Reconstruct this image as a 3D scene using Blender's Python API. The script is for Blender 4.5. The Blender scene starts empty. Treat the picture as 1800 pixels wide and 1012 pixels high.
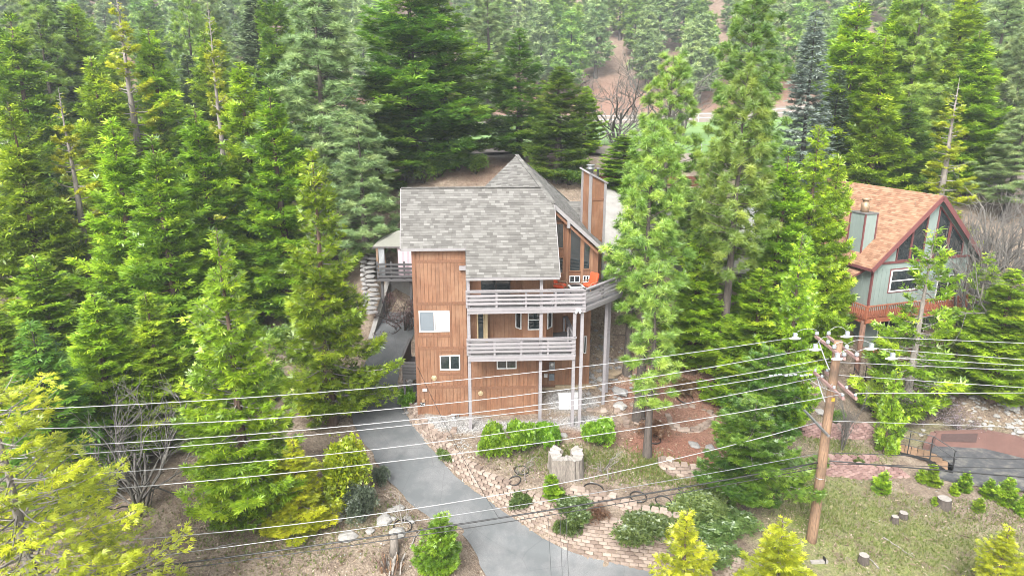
import bpy, math, random
import numpy as np
from mathutils import Vector, Matrix

# ---------------------------------------------------------------- camera, sky, sun, exposure
SC = bpy.context.scene
COL = SC.collection
CAM_H, PITCH, FPX = 17.75, math.radians(15.5), 1200.0      # drone height above the house base, tilt, focal length in photo pixels
cam = bpy.data.cameras.new("camera"); cam.lens = 24.0; cam.sensor_width = 36.0
cam.clip_start = 0.5; cam.clip_end = 3000.0
cam_o = bpy.data.objects.new("camera", cam); COL.objects.link(cam_o)
cam_o.location = (0, 0, CAM_H); cam_o.rotation_euler = (math.pi/2 - PITCH, 0, 0)
SC.camera = cam_o

SUN_EL, SUN_AZ = math.radians(44), math.radians(202)        # azimuth measured from +Y, clockwise
world = bpy.data.worlds.new("World"); SC.world = world; world.use_nodes = True
wn = world.node_tree; bg = wn.nodes["Background"]
sky = wn.nodes.new("ShaderNodeTexSky"); sky.sky_type = 'NISHITA'; sky.sun_disc = False
sky.sun_elevation = SUN_EL; sky.sun_rotation = SUN_AZ
sky.air_density = 1.0; sky.dust_density = 4.0; sky.ozone_density = 0.6
soft = wn.nodes.new("ShaderNodeHueSaturation"); soft.inputs["Saturation"].default_value = 0.12   # thin overcast: the sky is nearly white
wn.links.new(sky.outputs[0], soft.inputs["Color"]); wn.links.new(soft.outputs[0], bg.inputs["Color"])
bg.inputs["Strength"].default_value = 0.15

sun = bpy.data.lights.new("sun", 'SUN'); sun.energy = 1.5; sun.angle = math.radians(24); sun.color = (1.0, 0.96, 0.9)
sun_o = bpy.data.objects.new("sun", sun); COL.objects.link(sun_o)
sdir = Vector((math.sin(SUN_AZ)*math.cos(SUN_EL), math.cos(SUN_AZ)*math.cos(SUN_EL), math.sin(SUN_EL)))
sun_o.rotation_euler = (-sdir).to_track_quat('-Z', 'Y').to_euler(); sun_o.location = (0, 0, 60)

SC.view_settings.view_transform = 'Standard'; SC.view_settings.look = 'None'
SC.view_settings.exposure = 2.2; SC.view_settings.gamma = 1.0; SC.view_settings.use_curve_mapping = False
SC.render.engine = 'CYCLES'
SC.cycles.use_denoising = True
SC.cycles.max_bounces = 8; SC.cycles.diffuse_bounces = 6; SC.cycles.transmission_bounces = 6
SC.cycles.transparent_max_bounces = 6; SC.cycles.volume_bounces = 0
SC.cycles.use_adaptive_sampling = False; SC.cycles.filter_width = 0.9

rng = np.random.default_rng(7); random.seed(7)

# ---------------------------------------------------------------- pixel helpers (photo pixels, 1800 x 1012)
_s, _c = math.sin(PITCH), math.cos(PITCH)
def at_depth(px, py, D):
    v = (py-506)/FPX; d = D/(_c - v*_s)
    return Vector(((px-900)/FPX*d, D, CAM_H - d*(_s + v*_c)))
def at_height(px, py, z):
    v = (py-506)/FPX; d = (CAM_H-z)/(_s + v*_c)
    return Vector(((px-900)/FPX*d, d*(_c - v*_s), z))

# ---------------------------------------------------------------- object helpers
def tag(o, label=None, cat=None, group=None, kind=None):
    if label: o["label"] = label
    if cat: o["category"] = cat
    if group: o["group"] = group
    if kind: o["kind"] = kind
    return o
def thing(name, label, cat, loc=(0, 0, 0), rz=0.0, group=None):
    o = bpy.data.objects.new(name, None); COL.objects.link(o); o.empty_display_size = 0.3
    o.location = loc; o.rotation_euler = (0, 0, rz)
    return tag(o, label, cat, group)
def link(name, me, parent=None, loc=None, rot=None):
    o = bpy.data.objects.new(name, me); COL.objects.link(o)
    if parent is not None: o.parent = parent
    if loc is not None: o.location = loc
    if rot is not None: o.rotation_euler = rot
    return o
def copy_tree(o, parent=None):
    c = o.copy(); COL.objects.link(c)
    if parent is not None: c.parent = parent
    for ch in list(o.children): copy_tree(ch, c)
    return c

def mesh_np(name, V, F4=None, F3=None, mat=None, attrs=None, smooth=False):
    V = np.asarray(V, np.float32).reshape(-1, 3)
    F4 = np.zeros((0, 4), np.int32) if F4 is None else np.asarray(F4, np.int32).reshape(-1, 4)
    F3 = np.zeros((0, 3), np.int32) if F3 is None else np.asarray(F3, np.int32).reshape(-1, 3)
    me = bpy.data.meshes.new(name)
    me.vertices.add(len(V)); me.vertices.foreach_set("co", V.ravel())
    nl = F4.size + F3.size; npol = len(F4) + len(F3)
    me.loops.add(nl); me.loops.foreach_set("vertex_index", np.concatenate([F4.ravel(), F3.ravel()]).astype(np.int32))
    me.polygons.add(npol)
    st = np.concatenate([np.arange(len(F4))*4, F4.size + np.arange(len(F3))*3]).astype(np.int32)
    me.polygons.foreach_set("loop_start", st)
    if smooth: me.polygons.foreach_set("use_smooth", np.ones(npol, bool))
    me.update(calc_edges=True)
    for k, a in (attrs or {}).items():
        a = np.asarray(a, np.float32)
        if a.ndim == 1:
            at = me.attributes.new(k, 'FLOAT', 'POINT'); at.data.foreach_set("value", a)
        else:
            at = me.attributes.new(k, 'FLOAT_COLOR', 'POINT')
            at.data.foreach_set("color", np.concatenate([a, np.ones((len(a), 1), np.float32)], 1).ravel())
    if mat: me.materials.append(mat)
    return me

class MB:
    """collects simple shapes into one mesh"""
    def __init__(self): self.v = []; self.f = []; self.r = []
    def _add(self, vs, fs, r=None):
        n = len(self.v); self.v += [tuple(p) for p in vs]; self.f += [tuple(i+n for i in f) for f in fs]
        self.r += [random.random() if r is None else r]*len(vs); return self
    def box(self, x0, x1, y0, y1, z0, z1, r=None):
        if x1 < x0: x0, x1 = x1, x0
        if y1 < y0: y0, y1 = y1, y0
        if z1 < z0: z0, z1 = z1, z0
        vs = [(x0,y0,z0),(x1,y0,z0),(x1,y1,z0),(x0,y1,z0),(x0,y0,z1),(x1,y0,z1),(x1,y1,z1),(x0,y1,z1)]
        return self._add(vs, [(0,3,2,1),(4,5,6,7),(0,1,5,4),(1,2,6,5),(2,3,7,6),(3,0,4,7)], r)
    def beam(self, a, b, w, h, up=(0, 0, 1), r=None):
        a, b, up = Vector(a), Vector(b), Vector(up); d = (b-a).normalized()
        s = d.cross(up)
        if s.length < 1e-4: s = d.cross(Vector((1, 0, 0)))
        s.normalize(); u = s.cross(d).normalized(); s = s*w/2; u = u*h/2
        vs = [a-s-u, a+s-u, a+s+u, a-s+u, b-s-u, b+s-u, b+s+u, b-s+u]
        return self._add(vs, [(0,1,2,3),(7,6,5,4),(4,5,1,0),(5,6,2,1),(6,7,3,2),(7,4,0,3)], r)
    def poly(self, pts, thick, up=None, r=None):
        """a slab: polygon pts (ordered), extruded by thick against its normal"""
        pts = [Vector(p) for p in pts]
        n = Vector((0, 0, 0))
        for i in range(len(pts)): n += (pts[i]-pts[0]).cross(pts[(i+1) % len(pts)]-pts[0])
        n.normalize()
        if up is not None and n.dot(Vector(up)) < 0: pts = pts[::-1]; n = -n
        k = len(pts); vs = pts + [p - n*thick for p in pts]
        fs = [tuple(range(k)), tuple(range(2*k-1, k-1, -1))] + [(i, i+k, (i+1) % k+k, (i+1) % k) for i in range(k)]
        return self._add(vs, fs, r)
    def tube(self, pts, rad, n=8, cap=True, r=None):
        pts = [Vector(p) for p in pts]
        if not hasattr(rad, '__len__'): rad = [rad]*len(pts)
        vs = []; fs = []; m = len(pts)
        t = (pts[1]-pts[0]).normalized()
        s = t.cross(Vector((0.31, 0.17, 0.93)))
        if s.length < .1: s = t.cross(Vector((1, 0, 0)))
        s.normalize()
        for i, p in enumerate(pts):
            t = ((pts[min(i+1, m-1)]-pts[max(i-1, 0)])).normalized()
            s = (s - t*s.dot(t)).normalized(); u = t.cross(s)
            for k in range(n):
                a = 2*math.pi*k/n; vs.append(p + (s*math.cos(a)+u*math.sin(a))*rad[i])
        for i in range(m-1):
            for k in range(n):
                fs.append((i*n+k, i*n+(k+1) % n, (i+1)*n+(k+1) % n, (i+1)*n+k))
        if cap: fs.append(tuple(range(n-1, -1, -1))); fs.append(tuple(range((m-1)*n, m*n)))
        return self._add(vs, fs, r)
    def lathe(self, prof, n=16, c=(0, 0, 0), r=None):
        vs = []; fs = []; c = Vector(c)
        for (rr, z) in prof:
            for k in range(n):
                a = 2*math.pi*k/n; vs.append(c+Vector((rr*math.cos(a), rr*math.sin(a), z)))
        for i in range(len(prof)-1):
            for k in range(n): fs.append((i*n+k, i*n+(k+1) % n, (i+1)*n+(k+1) % n, (i+1)*n+k))
        fs.append(tuple(range(n-1, -1, -1))); fs.append(tuple(range((len(prof)-1)*n, len(prof)*n)))
        return self._add(vs, fs, r)
    def torus(self, c, R, rr, n=28, m=6, sq=1.0, tilt=None, r=None):
        vs = []; fs = []; c = Vector(c)
        for i in range(n):
            a = 2*math.pi*i/n
            for k in range(m):
                b = 2*math.pi*k/m
                p = Vector(((R+rr*math.cos(b))*math.cos(a), (R+rr*math.cos(b))*math.sin(a), rr*sq*math.sin(b)))
                if tilt is not None: p = tilt @ p
                vs.append(c+p)
        for i in range(n):
            for k in range(m):
                fs.append((i*m+k, ((i+1) % n)*m+k, ((i+1) % n)*m+(k+1) % m, i*m+(k+1) % m))
        return self._add(vs, fs, r)
    def mesh(self, name, mat, smooth=False):
        me = bpy.data.meshes.new(name); me.from_pydata(self.v, [], self.f); me.update()
        at = me.attributes.new("rnd", 'FLOAT', 'POINT'); at.data.foreach_set("value", np.array(self.r, np.float32))
        if smooth: me.polygons.foreach_set("use_smooth", np.ones(len(me.polygons), bool))
        me.materials.append(mat); return me
    def build(self, name, mat, parent=None, smooth=False, loc=None, rot=None):
        return link(name, self.mesh(name, mat, smooth), parent, loc, rot)

# ---------------------------------------------------------------- materials
ALB = 0.49
class NT:
    def __init__(self, name):
        self.m = bpy.data.materials.new(name); self.m.use_nodes = True
        self.t = self.m.node_tree; self.b = self.t.nodes["Principled BSDF"]; self.o = self.t.nodes["Material Output"]
    def n(self, ty, **kw):
        nd = self.t.nodes.new("ShaderNode"+ty)
        for k, v in kw.items():
            if k in nd.inputs.keys(): nd.inputs[k].default_value = v
            else: setattr(nd, k, v)
        return nd
    def l(self, a, b): self.t.links.new(a, b)
    def coord(self, which="Object"): return self.n("TexCoord").outputs[which]
    def noise(self, scale, detail=4, rough=0.6, vec=None, dist=0.0):
        nd = self.n("TexNoise", Scale=scale, Detail=detail, Roughness=rough, Distortion=dist)
        if vec is not None: self.l(vec, nd.inputs["Vector"])
        return nd.outputs["Fac"]
    def ramp(self, fac, stops):
        r = self.n("ValToRGB"); e = r.color_ramp.elements
        while len(e) < len(stops): e.new(0.5)
        for i, (p, c) in enumerate(stops): e[i].position = p; e[i].color = (c[0], c[1], c[2], 1)
        self.l(fac, r.inputs[0]); return r.outputs[0]
    def mix(self, fac, a, b, mode='MIX'):
        x = self.n("Mix", data_type='RGBA', blend_type=mode)
        for val, i in ((fac, 0), (a, 6), (b, 7)):
            if hasattr(val, 'is_linked') or hasattr(val, 'links'): self.l(val, x.inputs[i])
            else: x.inputs[i].default_value = val if i == 0 else (val[0], val[1], val[2], 1)
        return x.outputs[2]
    def math(self, op, a, b=0.0, clamp=False):
        x = self.n("Math", operation=op, use_clamp=clamp)
        for val, i in ((a, 0), (b, 1)):
            if hasattr(val, 'links'): self.l(val, x.inputs[i])
            else: x.inputs[i].default_value = val
        return x.outputs[0]
    def attr(self, name, out="Fac"): return self.n("Attribute", attribute_name=name).outputs[out]
    def scaled(self, vec, s):
        m = self.n("Mapping"); m.inputs["Scale"].default_value = s; self.l(vec, m.inputs["Vector"]); return m.outputs[0]
    def bump(self, h, strength=0.5, dist=0.05):
        b = self.n("Bump", Strength=strength, Distance=dist); self.l(h, b.inputs["Height"]); self.l(b.outputs[0], self.b.inputs["Normal"])
    def col(self, c, trim=None):
        t = ALB if trim is None else trim                       # one trim for all painted, mineral and wooden surfaces
        self.l(self.mix(1.0, c, (t, t, t), 'MULTIPLY'), self.b.inputs["Base Color"])
    def rough(self, r): self.b.inputs["Roughness"].default_value = r

def M_plain(name, c, rough=0.6, metal=0.0, var=0.12, scale=6.0, spec=None):
    k = NT(name); n = k.noise(scale, 5, 0.65, k.coord())
    k.col(k.ramp(n, [(0.25, [x*(1-var) for x in c]), (0.75, [min(1, x*(1+var)) for x in c])]), 0.62 if min(c) > .5 else None)
    k.rough(rough); k.b.inputs["Metallic"].default_value = metal
    if spec is not None: k.b.inputs["Specular IOR Level"].default_value = spec
    return k.m
def M_wood(name, c, dark=0.55, rough=0.75, grain=(14, 14, 1.2), var=0.16, weather=None):
    """board: grain stretched along the board, tone of each board from the object and its rnd attribute"""
    k = NT(name); co = k.coord()
    g = k.noise(1.0, 6, 0.7, k.scaled(co, grain)); blot = k.noise(0.9, 4, 0.6, k.n("NewGeometry").outputs["Position"])
    base = k.ramp(g, [(0.3, [x*dark for x in c]), (0.55, c), (0.8, [min(1, x*1.15) for x in c])])
    rv = k.math('ADD', k.n("ObjectInfo").outputs["Random"], k.attr("rnd")); rv = k.math('FRACT', rv)
    v = k.math('ADD', k.math('MULTIPLY', rv, var*2), 1-var)
    cc = k.n("CombineColor"); [k.l(v, cc.inputs[i]) for i in range(3)]
    base = k.mix(1.0, base, cc.outputs[0], 'MULTIPLY')
    if weather: base = k.mix(k.ramp(blot, [(0.44, (0, 0, 0)), (0.7, (0.75, 0.75, 0.75))]), base, weather)
    k.col(base); k.rough(rough); k.bump(g, 0.25, 0.02); return k.m
def M_foliage(name, dark, mid, light, trans=0.48, huevar=0.03, valvar=0.25):
    k = NT(name); t = k.t
    r = k.attr("rnd"); col = k.ramp(r, [(0.0, dark), (0.5, mid), (1.0, light)])
    oi = k.n("ObjectInfo").outputs["Random"]
    hs = k.n("HueSaturation")
    k.l(k.math('ADD', k.math('MULTIPLY', oi, huevar*2), 0.5-huevar), hs.inputs["Hue"])
    oi2 = k.math('FRACT', k.math('MULTIPLY', oi, 7.31))
    k.l(k.math('ADD', k.math('MULTIPLY', oi2, valvar*2), 1-valvar), hs.inputs["Value"])
    k.l(col, hs.inputs["Color"])
    d = k.n("BsdfDiffuse"); tr = k.n("BsdfTranslucent"); ms = k.n("MixShader"); ms.inputs[0].default_value = trans
    gl = k.n("BsdfGlossy"); gl.inputs["Roughness"].default_value = 0.45; gl.inputs["Color"].default_value = (0.8, 0.85, 0.8, 1)
    m2 = k.n("MixShader"); m2.inputs[0].default_value = 0.05
    k.l(hs.outputs[0], d.inputs[0]); k.l(hs.outputs[0], tr.inputs[0])
    k.l(d.outputs[0], ms.inputs[1]); k.l(tr.outputs[0], ms.inputs[2])
    k.l(ms.outputs[0], m2.inputs[1]); k.l(gl.outputs[0], m2.inputs[2]); k.l(m2.outputs[0], k.o.inputs["Surface"])
    t.nodes.remove(k.b); return k.m
def M_bark(name, c, scale=3.0):
    k = NT(name); co = k.coord(); n = k.noise(scale, 6, 0.7, k.scaled(co, (4, 4, 0.8)))
    k.col(k.ramp(n, [(0.3, [x*0.45 for x in c]), (0.55, c), (0.8, [min(1, x*1.35) for x in c])])); k.rough(0.9); k.bump(n, 0.8, 0.05); return k.m
def M_shingle(name, stops, rough=0.95):
    k = NT(name); r = k.attr("rnd"); n = k.noise(60, 3, 0.7, k.coord()); b = k.noise(0.5, 4, 0.6, k.coord())
    f = k.math('ADD', k.math('MULTIPLY', r, 0.8), k.math('MULTIPLY', n, 0.2))
    c = k.ramp(f, stops); c = k.mix(k.ramp(b, [(0.4, (0, 0, 0)), (0.75, (0.35, 0.35, 0.35))]), c, [x*0.75 for x in stops[1][1]])
    k.col(c); k.rough(rough); k.bump(n, 0.4, 0.01); return k.m
def M_glass(name, c=(0.02, 0.026, 0.028)):
    k = NT(name); n = k.noise(0.7, 3, 0.5, k.coord("Generated"))
    k.col(k.ramp(n, [(0.35, c), (0.7, [x*2.6 for x in c])])); k.rough(0.06); k.b.inputs["Specular IOR Level"].default_value = 0.7
    k.b.inputs["Coat Weight"].default_value = 0.3; return k.m

MAT = {}
MAT['cedar'] = M_foliage("cedar_foliage", (0.052, 0.100, 0.006), (0.185, 0.315, 0.012), (0.410, 0.530, 0.028), huevar=0.012, valvar=0.2)
MAT['cedar_y'] = M_foliage("yellow_green_cedar_foliage", (0.115, 0.145, 0.008), (0.310, 0.360, 0.014), (0.560, 0.560, 0.030), huevar=0.008, valvar=0.15)
MAT['cedar_d'] = M_foliage("dark_cedar_foliage", (0.028, 0.072, 0.010), (0.092, 0.185, 0.016), (0.220, 0.330, 0.030), huevar=0.012, valvar=0.18)
MAT['pine'] = M_foliage("pine_needles", (0.050, 0.110, 0.016), (0.145, 0.255, 0.032), (0.290, 0.390, 0.055), trans=0.35, huevar=0.012, valvar=0.18)
MAT['pine_g'] = M_foliage("grey_green_pine_needles", (0.066, 0.115, 0.042), (0.165, 0.245, 0.085), (0.310, 0.380, 0.130), trans=0.35, huevar=0.010, valvar=0.18)
MAT['fir'] = M_foliage("fir_needles", (0.034, 0.062, 0.034), (0.085, 0.128, 0.066), (0.165, 0.210, 0.105), trans=0.2, huevar=0.010, valvar=0.15)
MAT['fir_b'] = M_foliage("blue_fir_needles", (0.080, 0.115, 0.098), (0.190, 0.240, 0.205), (0.360, 0.410, 0.345), trans=0.35, huevar=0.010, valvar=0.12)
MAT['bush_y'] = M_foliage("yellow_bush_leaves", (0.11, 0.165, 0.005), (0.27, 0.345, 0.009), (0.46, 0.46, 0.017), huevar=0.0, valvar=0.0)
MAT['bush_g'] = M_foliage("bright_bush_leaves", (0.06, 0.135, 0.008), (0.145, 0.275, 0.015), (0.26, 0.39, 0.025), huevar=0.01, valvar=0.1)
MAT['bush_s'] = M_foliage("grey_sage_leaves", (0.030, 0.043, 0.027), (0.055, 0.075, 0.044), (0.098, 0.119, 0.072), trans=0.2)
MAT['cover'] = M_foliage("ground_cover_leaves", (0.040, 0.070, 0.016), (0.090, 0.130, 0.028), (0.16, 0.20, 0.05))
MAT['redleaf'] = M_foliage("purple_leaves", (0.042, 0.017, 0.021), (0.077, 0.035, 0.042), (0.119, 0.063, 0.070))
MAT['blossom'] = M_foliage("pale_blossom", (0.14, 0.11, 0.125), (0.20, 0.155, 0.18), (0.28, 0.22, 0.25))
MAT['drybrush'] = M_foliage("dry_brown_leaves", (0.07, 0.04, 0.018), (0.13, 0.078, 0.034), (0.20, 0.135, 0.06))
MAT['bark'] = M_bark("grey_brown_bark", (0.115, 0.092, 0.076))
MAT['bark_r'] = M_bark("red_brown_bark", (0.17, 0.105, 0.072))
MAT['bark_p'] = M_bark("pale_bark", (0.34, 0.30, 0.26))
MAT['twig'] = M_bark("grey_twig", (0.42, 0.385, 0.35))

MAT['twig_d'] = M_bark("dull_grey_twig", (0.20, 0.185, 0.165))
# ---------------------------------------------------------------- terrain
CTRL = np.array([
 (-40,10,-3.5),(0,10,-5),(40,10,-6),(-40,20,-2.2),(-20,20,-1.8),(0,18,-4.2),(20,20,-3.8),(40,20,-5),
 (-20,28,-.9),(-12,27,-1.2),(-6,26,-2.1),(-3,24,-3.2),(-10,31,-.8),(-14,36,0),(-25,35,-.3),(-40,35,0),
 (-12,42,1.2),(-20,45,1),(-30,45,1),(-45,45,1.5),(-13,50,4.5),(-25,55,3),(-45,60,4),(-12,56,9.8),(-25,70,8),(-45,80,9),
 (-6,50,8.5),(0,50,9),(8,50,8.9),(13,52,8.8),(0,56,10.5),(-4,60,12.1),(5,60,12),(-10,58,10.8),(12,58,10),(0,66,12.6),(10,66,12.3),
 (-5.4,36,0),(0,36,0),(3,36,0.1),(-6.3,40,.5),(4,40,1.2),(0,44,5),(6,38,.4),(6,42,2.6),(6,46,6.2),
 (-3,34.4,0),(2,34.4,0),(5,34,-.1),(-2,32.5,-.3),(2,31,-.5),(5,31,-.7),(2.7,28.6,-.75),(6,28,-1.0),(9,30.5,-1),(9,27,-1.6),(12,32,-1.5),(8,36,-.3),
 (12,38,-.3),(12,42,1.2),(12,46,4.5),(16,36,-1),(18,42,.2),(18,48,4.5),(18,53,7.6),(24,56,7),
 (14.2,28,-2.45),(14,24,-3.2),(20,28,-3.2),(20,33,-3),(26,30,-3.6),(26,35,-3.3),(32,36,-3.3),(24,40,-2.5),(24,44,-2.6),(30,42,-2),(34,42,-1.2),
 (32,46,-1.0),(38,48,1),(28,58,5),(40,60,7),(45,45,1),(45,30,-3.5),(21,38,-2.3),
 (-20,80,11),(0,76,12.5),(20,76,12.3),(40,80,12),(0,110,12.5),(30,110,12.6),(-30,110,12.5),(0,150,12.7),(40,150,13),(-40,150,14),
 (0,175,19),(40,175,20),(-40,170,20),(0,230,44),(60,230,46),(-60,230,48),(0,320,80),(100,320,84),(-100,320,84),(100,150,17),(-100,150,20),
 (80,80,11),(-80,80,10),(80,40,0),(-80,40,2),(80,15,-5),(-80,15,-3),(150,230,52),(-150,230,52),(0,500,130),(250,420,120),(-250,420,120),
 (200,100,12),(-200,100,12),(200,0,-4),(-200,0,-4),(0,-20,-7),(0,-100,-8)], float)
def _U(r2): return np.where(r2 > 1e-9, r2*np.log(np.maximum(r2, 1e-9))*0.5, 0.0)
def _tps(c):
    n = len(c); d = ((c[:, None, :2]-c[None, :, :2])**2).sum(-1)
    K = _U(d) + np.eye(n)*0.4; Pm = np.concatenate([np.ones((n, 1)), c[:, :2]], 1)
    A = np.block([[K, Pm], [Pm.T, np.zeros((3, 3))]]); return np.linalg.solve(A, np.concatenate([c[:, 2], np.zeros(3)]))
_W = _tps(CTRL)
def base_z(x, y):
    x = np.asarray(x, float).ravel(); y = np.asarray(y, float).ravel(); out = np.empty(len(x))
    for a in range(0, len(x), 20000):
        X = x[a:a+20000, None]; Y = y[a:a+20000, None]
        d = (X-CTRL[None, :, 0])**2 + (Y-CTRL[None, :, 1])**2
        out[a:a+20000] = _U(d) @ _W[:-3] + _W[-3] + _W[-2]*X[:, 0] + _W[-1]*Y[:, 0]
    return out
def _hash(ix, iy, s):
    return np.modf(np.abs(np.sin(ix*127.1+iy*311.7+s*74.7)*43758.5453))[0]
def vnoise(x, y, s=0):
    ix, iy = np.floor(x), np.floor(y); fx, fy = x-ix, y-iy; fx = fx*fx*(3-2*fx); fy = fy*fy*(3-2*fy)
    a = _hash(ix, iy, s); b = _hash(ix+1, iy, s); c = _hash(ix, iy+1, s); d = _hash(ix+1, iy+1, s)
    return (a*(1-fx)+b*fx)*(1-fy) + (c*(1-fx)+d*fx)*fy
def fbm(x, y, s=0, o=4):
    t = 0; amp = .5
    for i in range(o): t = t + amp*vnoise(x*2**i, y*2**i, s+i); amp *= .5
    return t

# driveway: left and right edge in the photo, with the height of the tarmac there
_E = [(-4.2,(900,1150),(1600,1180)),(-3.6,(880,1060),(1330,1085)),(-3.1,(855,1012),(1180,1015)),(-2.5,(812,937),(1000,967)),(-1.9,(750,906),(900,908)),
      (-1.2,(690,850),(810,843)),(-.5,(650,790),(746,775)),(.1,(618,728),(704,705)),(1.2,(636,650),(704,645)),(2.4,(655,600),(724,595)),(3.4,(660,548),(745,546))]
_L = np.array([at_height(*a, z) for z, a, b in _E]); _R = np.array([at_height(*b, z) for z, a, b in _E])
def catmull(P, per=14):
    P = np.concatenate([[2*P[0]-P[1]], P, [2*P[-1]-P[-2]]]); out = []
    for i in range(1, len(P)-2):
        for t in np.linspace(0, 1, per, endpoint=False):
            a, b, c, d = P[i-1], P[i], P[i+1], P[i+2]
            out.append(.5*((2*b)+(c-a)*t+(2*a-5*b+4*c-d)*t*t+(3*b-a-3*c+d)*t**3))
    out.append(P[-2]); return np.array(out)
DL, DR = catmull(_L), catmull(_R)
DC = (DL+DR)/2; DHW = np.linalg.norm(DL[:, :2]-DR[:, :2], axis=1)/2
_DT = (DR-DL)[:, :2]; _DT /= np.linalg.norm(_DT, axis=1)[:, None]
def wall_h(i):                     # height of the block wall beside the tarmac at sample i
    z = DC[i, 2]
    return np.interp(z, [-4.2, -3.1, -2.5, -1.9, -1.2, -.5, .1, .8, 1.6, 5], [1.9, 1.85, 1.7, 1.35, .95, .75, .6, .5, .05, .0])
def ground_z(x, y):
    x = np.asarray(x, float); shp = x.shape; x = x.ravel(); y = np.asarray(y, float).ravel()
    z = base_z(x, y)
    near = (x > -22) & (x < 24) & (y > 14) & (y < 50)
    idx = np.where(near)[0]
    for a in range(0, len(idx), 20000):
        I = idx[a:a+20000]; px = x[I]; py = y[I]
        def nd(E):
            d = (px[:, None]-E[None, :, 0])**2 + (py[:, None]-E[None, :, 1])**2; k = d.argmin(1); return k, np.sqrt(d.min(1))
        kl, dl = nd(DL); kr, dr = nd(DR)
        poly = np.concatenate([DL[:, :2], DR[::-1, :2]]); q = np.roll(poly, -1, 0); ins = np.zeros(len(I), bool)
        for (x0, y0), (x1, y1) in zip(poly, q):
            if y0 == y1: continue
            hitm = ((y0 > py) != (y1 > py)) & (px < (x1-x0)*(py-y0)/(y1-y0)+x0); ins ^= hitm
        zl, zr_ = DL[kl, 2], DR[kr, 2]; left = dl < dr; out = np.where(ins, -1, np.minimum(dl, dr))
        # height of the tarmac itself: nearest cross line of the strip
        A_ = DL[:, :2]; B_ = DR[:, :2]-A_; L2 = (B_**2).sum(1); bd = np.full(len(I), 1e9); zin = np.zeros(len(I))
        for i in range(len(DL)):
            t = np.clip(((px-A_[i, 0])*B_[i, 0]+(py-A_[i, 1])*B_[i, 1])/L2[i], 0, 1); dq = (px-A_[i, 0]-t*B_[i, 0])**2+(py-A_[i, 1]-t*B_[i, 1])**2
            u = dq < bd; bd[u] = dq[u]; zin[u] = DL[i, 2]
        zin = zin-.12-.25*np.clip((np.minimum(dl, dr)-.3)/.4, 0, 1); edge = np.where(left, zl, zr_)-.10
        zz = z[I]
        wl = np.clip((out-.1)/1.8, 0, 1); wl = wl*wl*(3-2*wl); wr = np.clip((out-.10)/.5, 0, 1)
        top = zr_+wall_h(kr); f = np.clip((out-.6)/1.8, 0, 1); zr = top*(1-f)+zz*f
        side = np.where(left, edge*(1-wl)+zz*wl, edge*(1-wr)+zr*wr)
        z[I] = np.where(ins | (out < .1), np.where(ins, zin, edge), side)
    return z.reshape(shp)
def axis(lo, hi, dense_lo, dense_hi, step, grow=1.12):
    a = list(np.arange(dense_lo, dense_hi+1e-6, step)); s = step
    while a[-1] < hi: s *= grow; a.append(a[-1]+s)
    s = step; b = [a[0]]
    while b[0] > lo: s *= grow; b.insert(0, b[0]-s)
    return np.array(b[:-1]+a)
gx = axis(-900, 900, -30, 40, .33); gy = axis(-300, 900, 18, 62, .33)
GX, GY = np.meshgrid(gx, gy); GZ = ground_z(GX, GY)
_rough = (fbm(GX*1.3, GY*1.3, 3)-.45)*.22 + (fbm(GX*.25, GY*.25, 9)-.45)*.5
_d = np.full(GX.shape, 9.0)
for i in range(0, len(DC), 2): _d = np.minimum(_d, np.minimum(np.hypot(GX-DC[i, 0], GY-DC[i, 1])-DHW[i], np.minimum(np.hypot(GX-DL[i, 0], GY-DL[i, 1]), np.hypot(GX-DR[i, 0], GY-DR[i, 1]))))
_rough *= np.clip((_d-.2)/1.5, 0, 1)
_flat = (GX > -7) & (GX < 7) & (GY > 33) & (GY < 47)
_rough = np.where(_flat, _rough*.15, _rough)
GZ = GZ+_rough*np.clip((np.hypot(GX, GY-30)), 8, 20)/20
PAD_Z = -3.25
PAD = [at_height(px, py, PAD_Z) for px, py in ((1622, 790), (1642, 783), (1728, 787), (1870, 815), (1890, 872), (1800, 862), (1760, 858), (1690, 850), (1640, 838))]
_in = np.zeros(GX.shape, bool)
for p, q in zip(PAD, PAD[1:]+PAD[:1]):
    if p.y != q.y: _in ^= ((p.y > GY) != (q.y > GY)) & (GX < (q.x-p.x)*(GY-p.y)/(q.y-p.y)+p.x)
GZ = np.where(_in, np.minimum(GZ, PAD_Z-.05), GZ)
ny, nx = GX.shape
ii = np.arange(ny*nx).reshape(ny, nx)
F4 = np.stack([ii[:-1, :-1], ii[:-1, 1:], ii[1:, 1:], ii[1:, :-1]], -1).reshape(-1, 4)
def surf(x, y):
    """height of the finished ground sheet (bilinear)"""
    x = np.atleast_1d(np.asarray(x, float)); y = np.atleast_1d(np.asarray(y, float))
    i = np.clip(np.searchsorted(gx, x)-1, 0, nx-2); j = np.clip(np.searchsorted(gy, y)-1, 0, ny-2)
    fx = (x-gx[i])/(gx[i+1]-gx[i]); fy = (y-gy[j])/(gy[j+1]-gy[j])
    return (GZ[j, i]*(1-fx)+GZ[j, i+1]*fx)*(1-fy)+(GZ[j+1, i]*(1-fx)+GZ[j+1, i+1]*fx)*fy
def gz(x, y): return float(surf(x, y)[0])
def on_ground(px, py):
    """first point of the ground along the ray through a photo pixel"""
    v = (py-506)/FPX; d = np.linspace(14, 260, 5000)
    X = (px-900)/FPX*d; Y = d*(_c-v*_s); Z = CAM_H-d*(_s+v*_c)
    g = surf(X, Y); k = np.argmax(Z <= g)
    return Vector((X[k], Y[k], g[k]))
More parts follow.
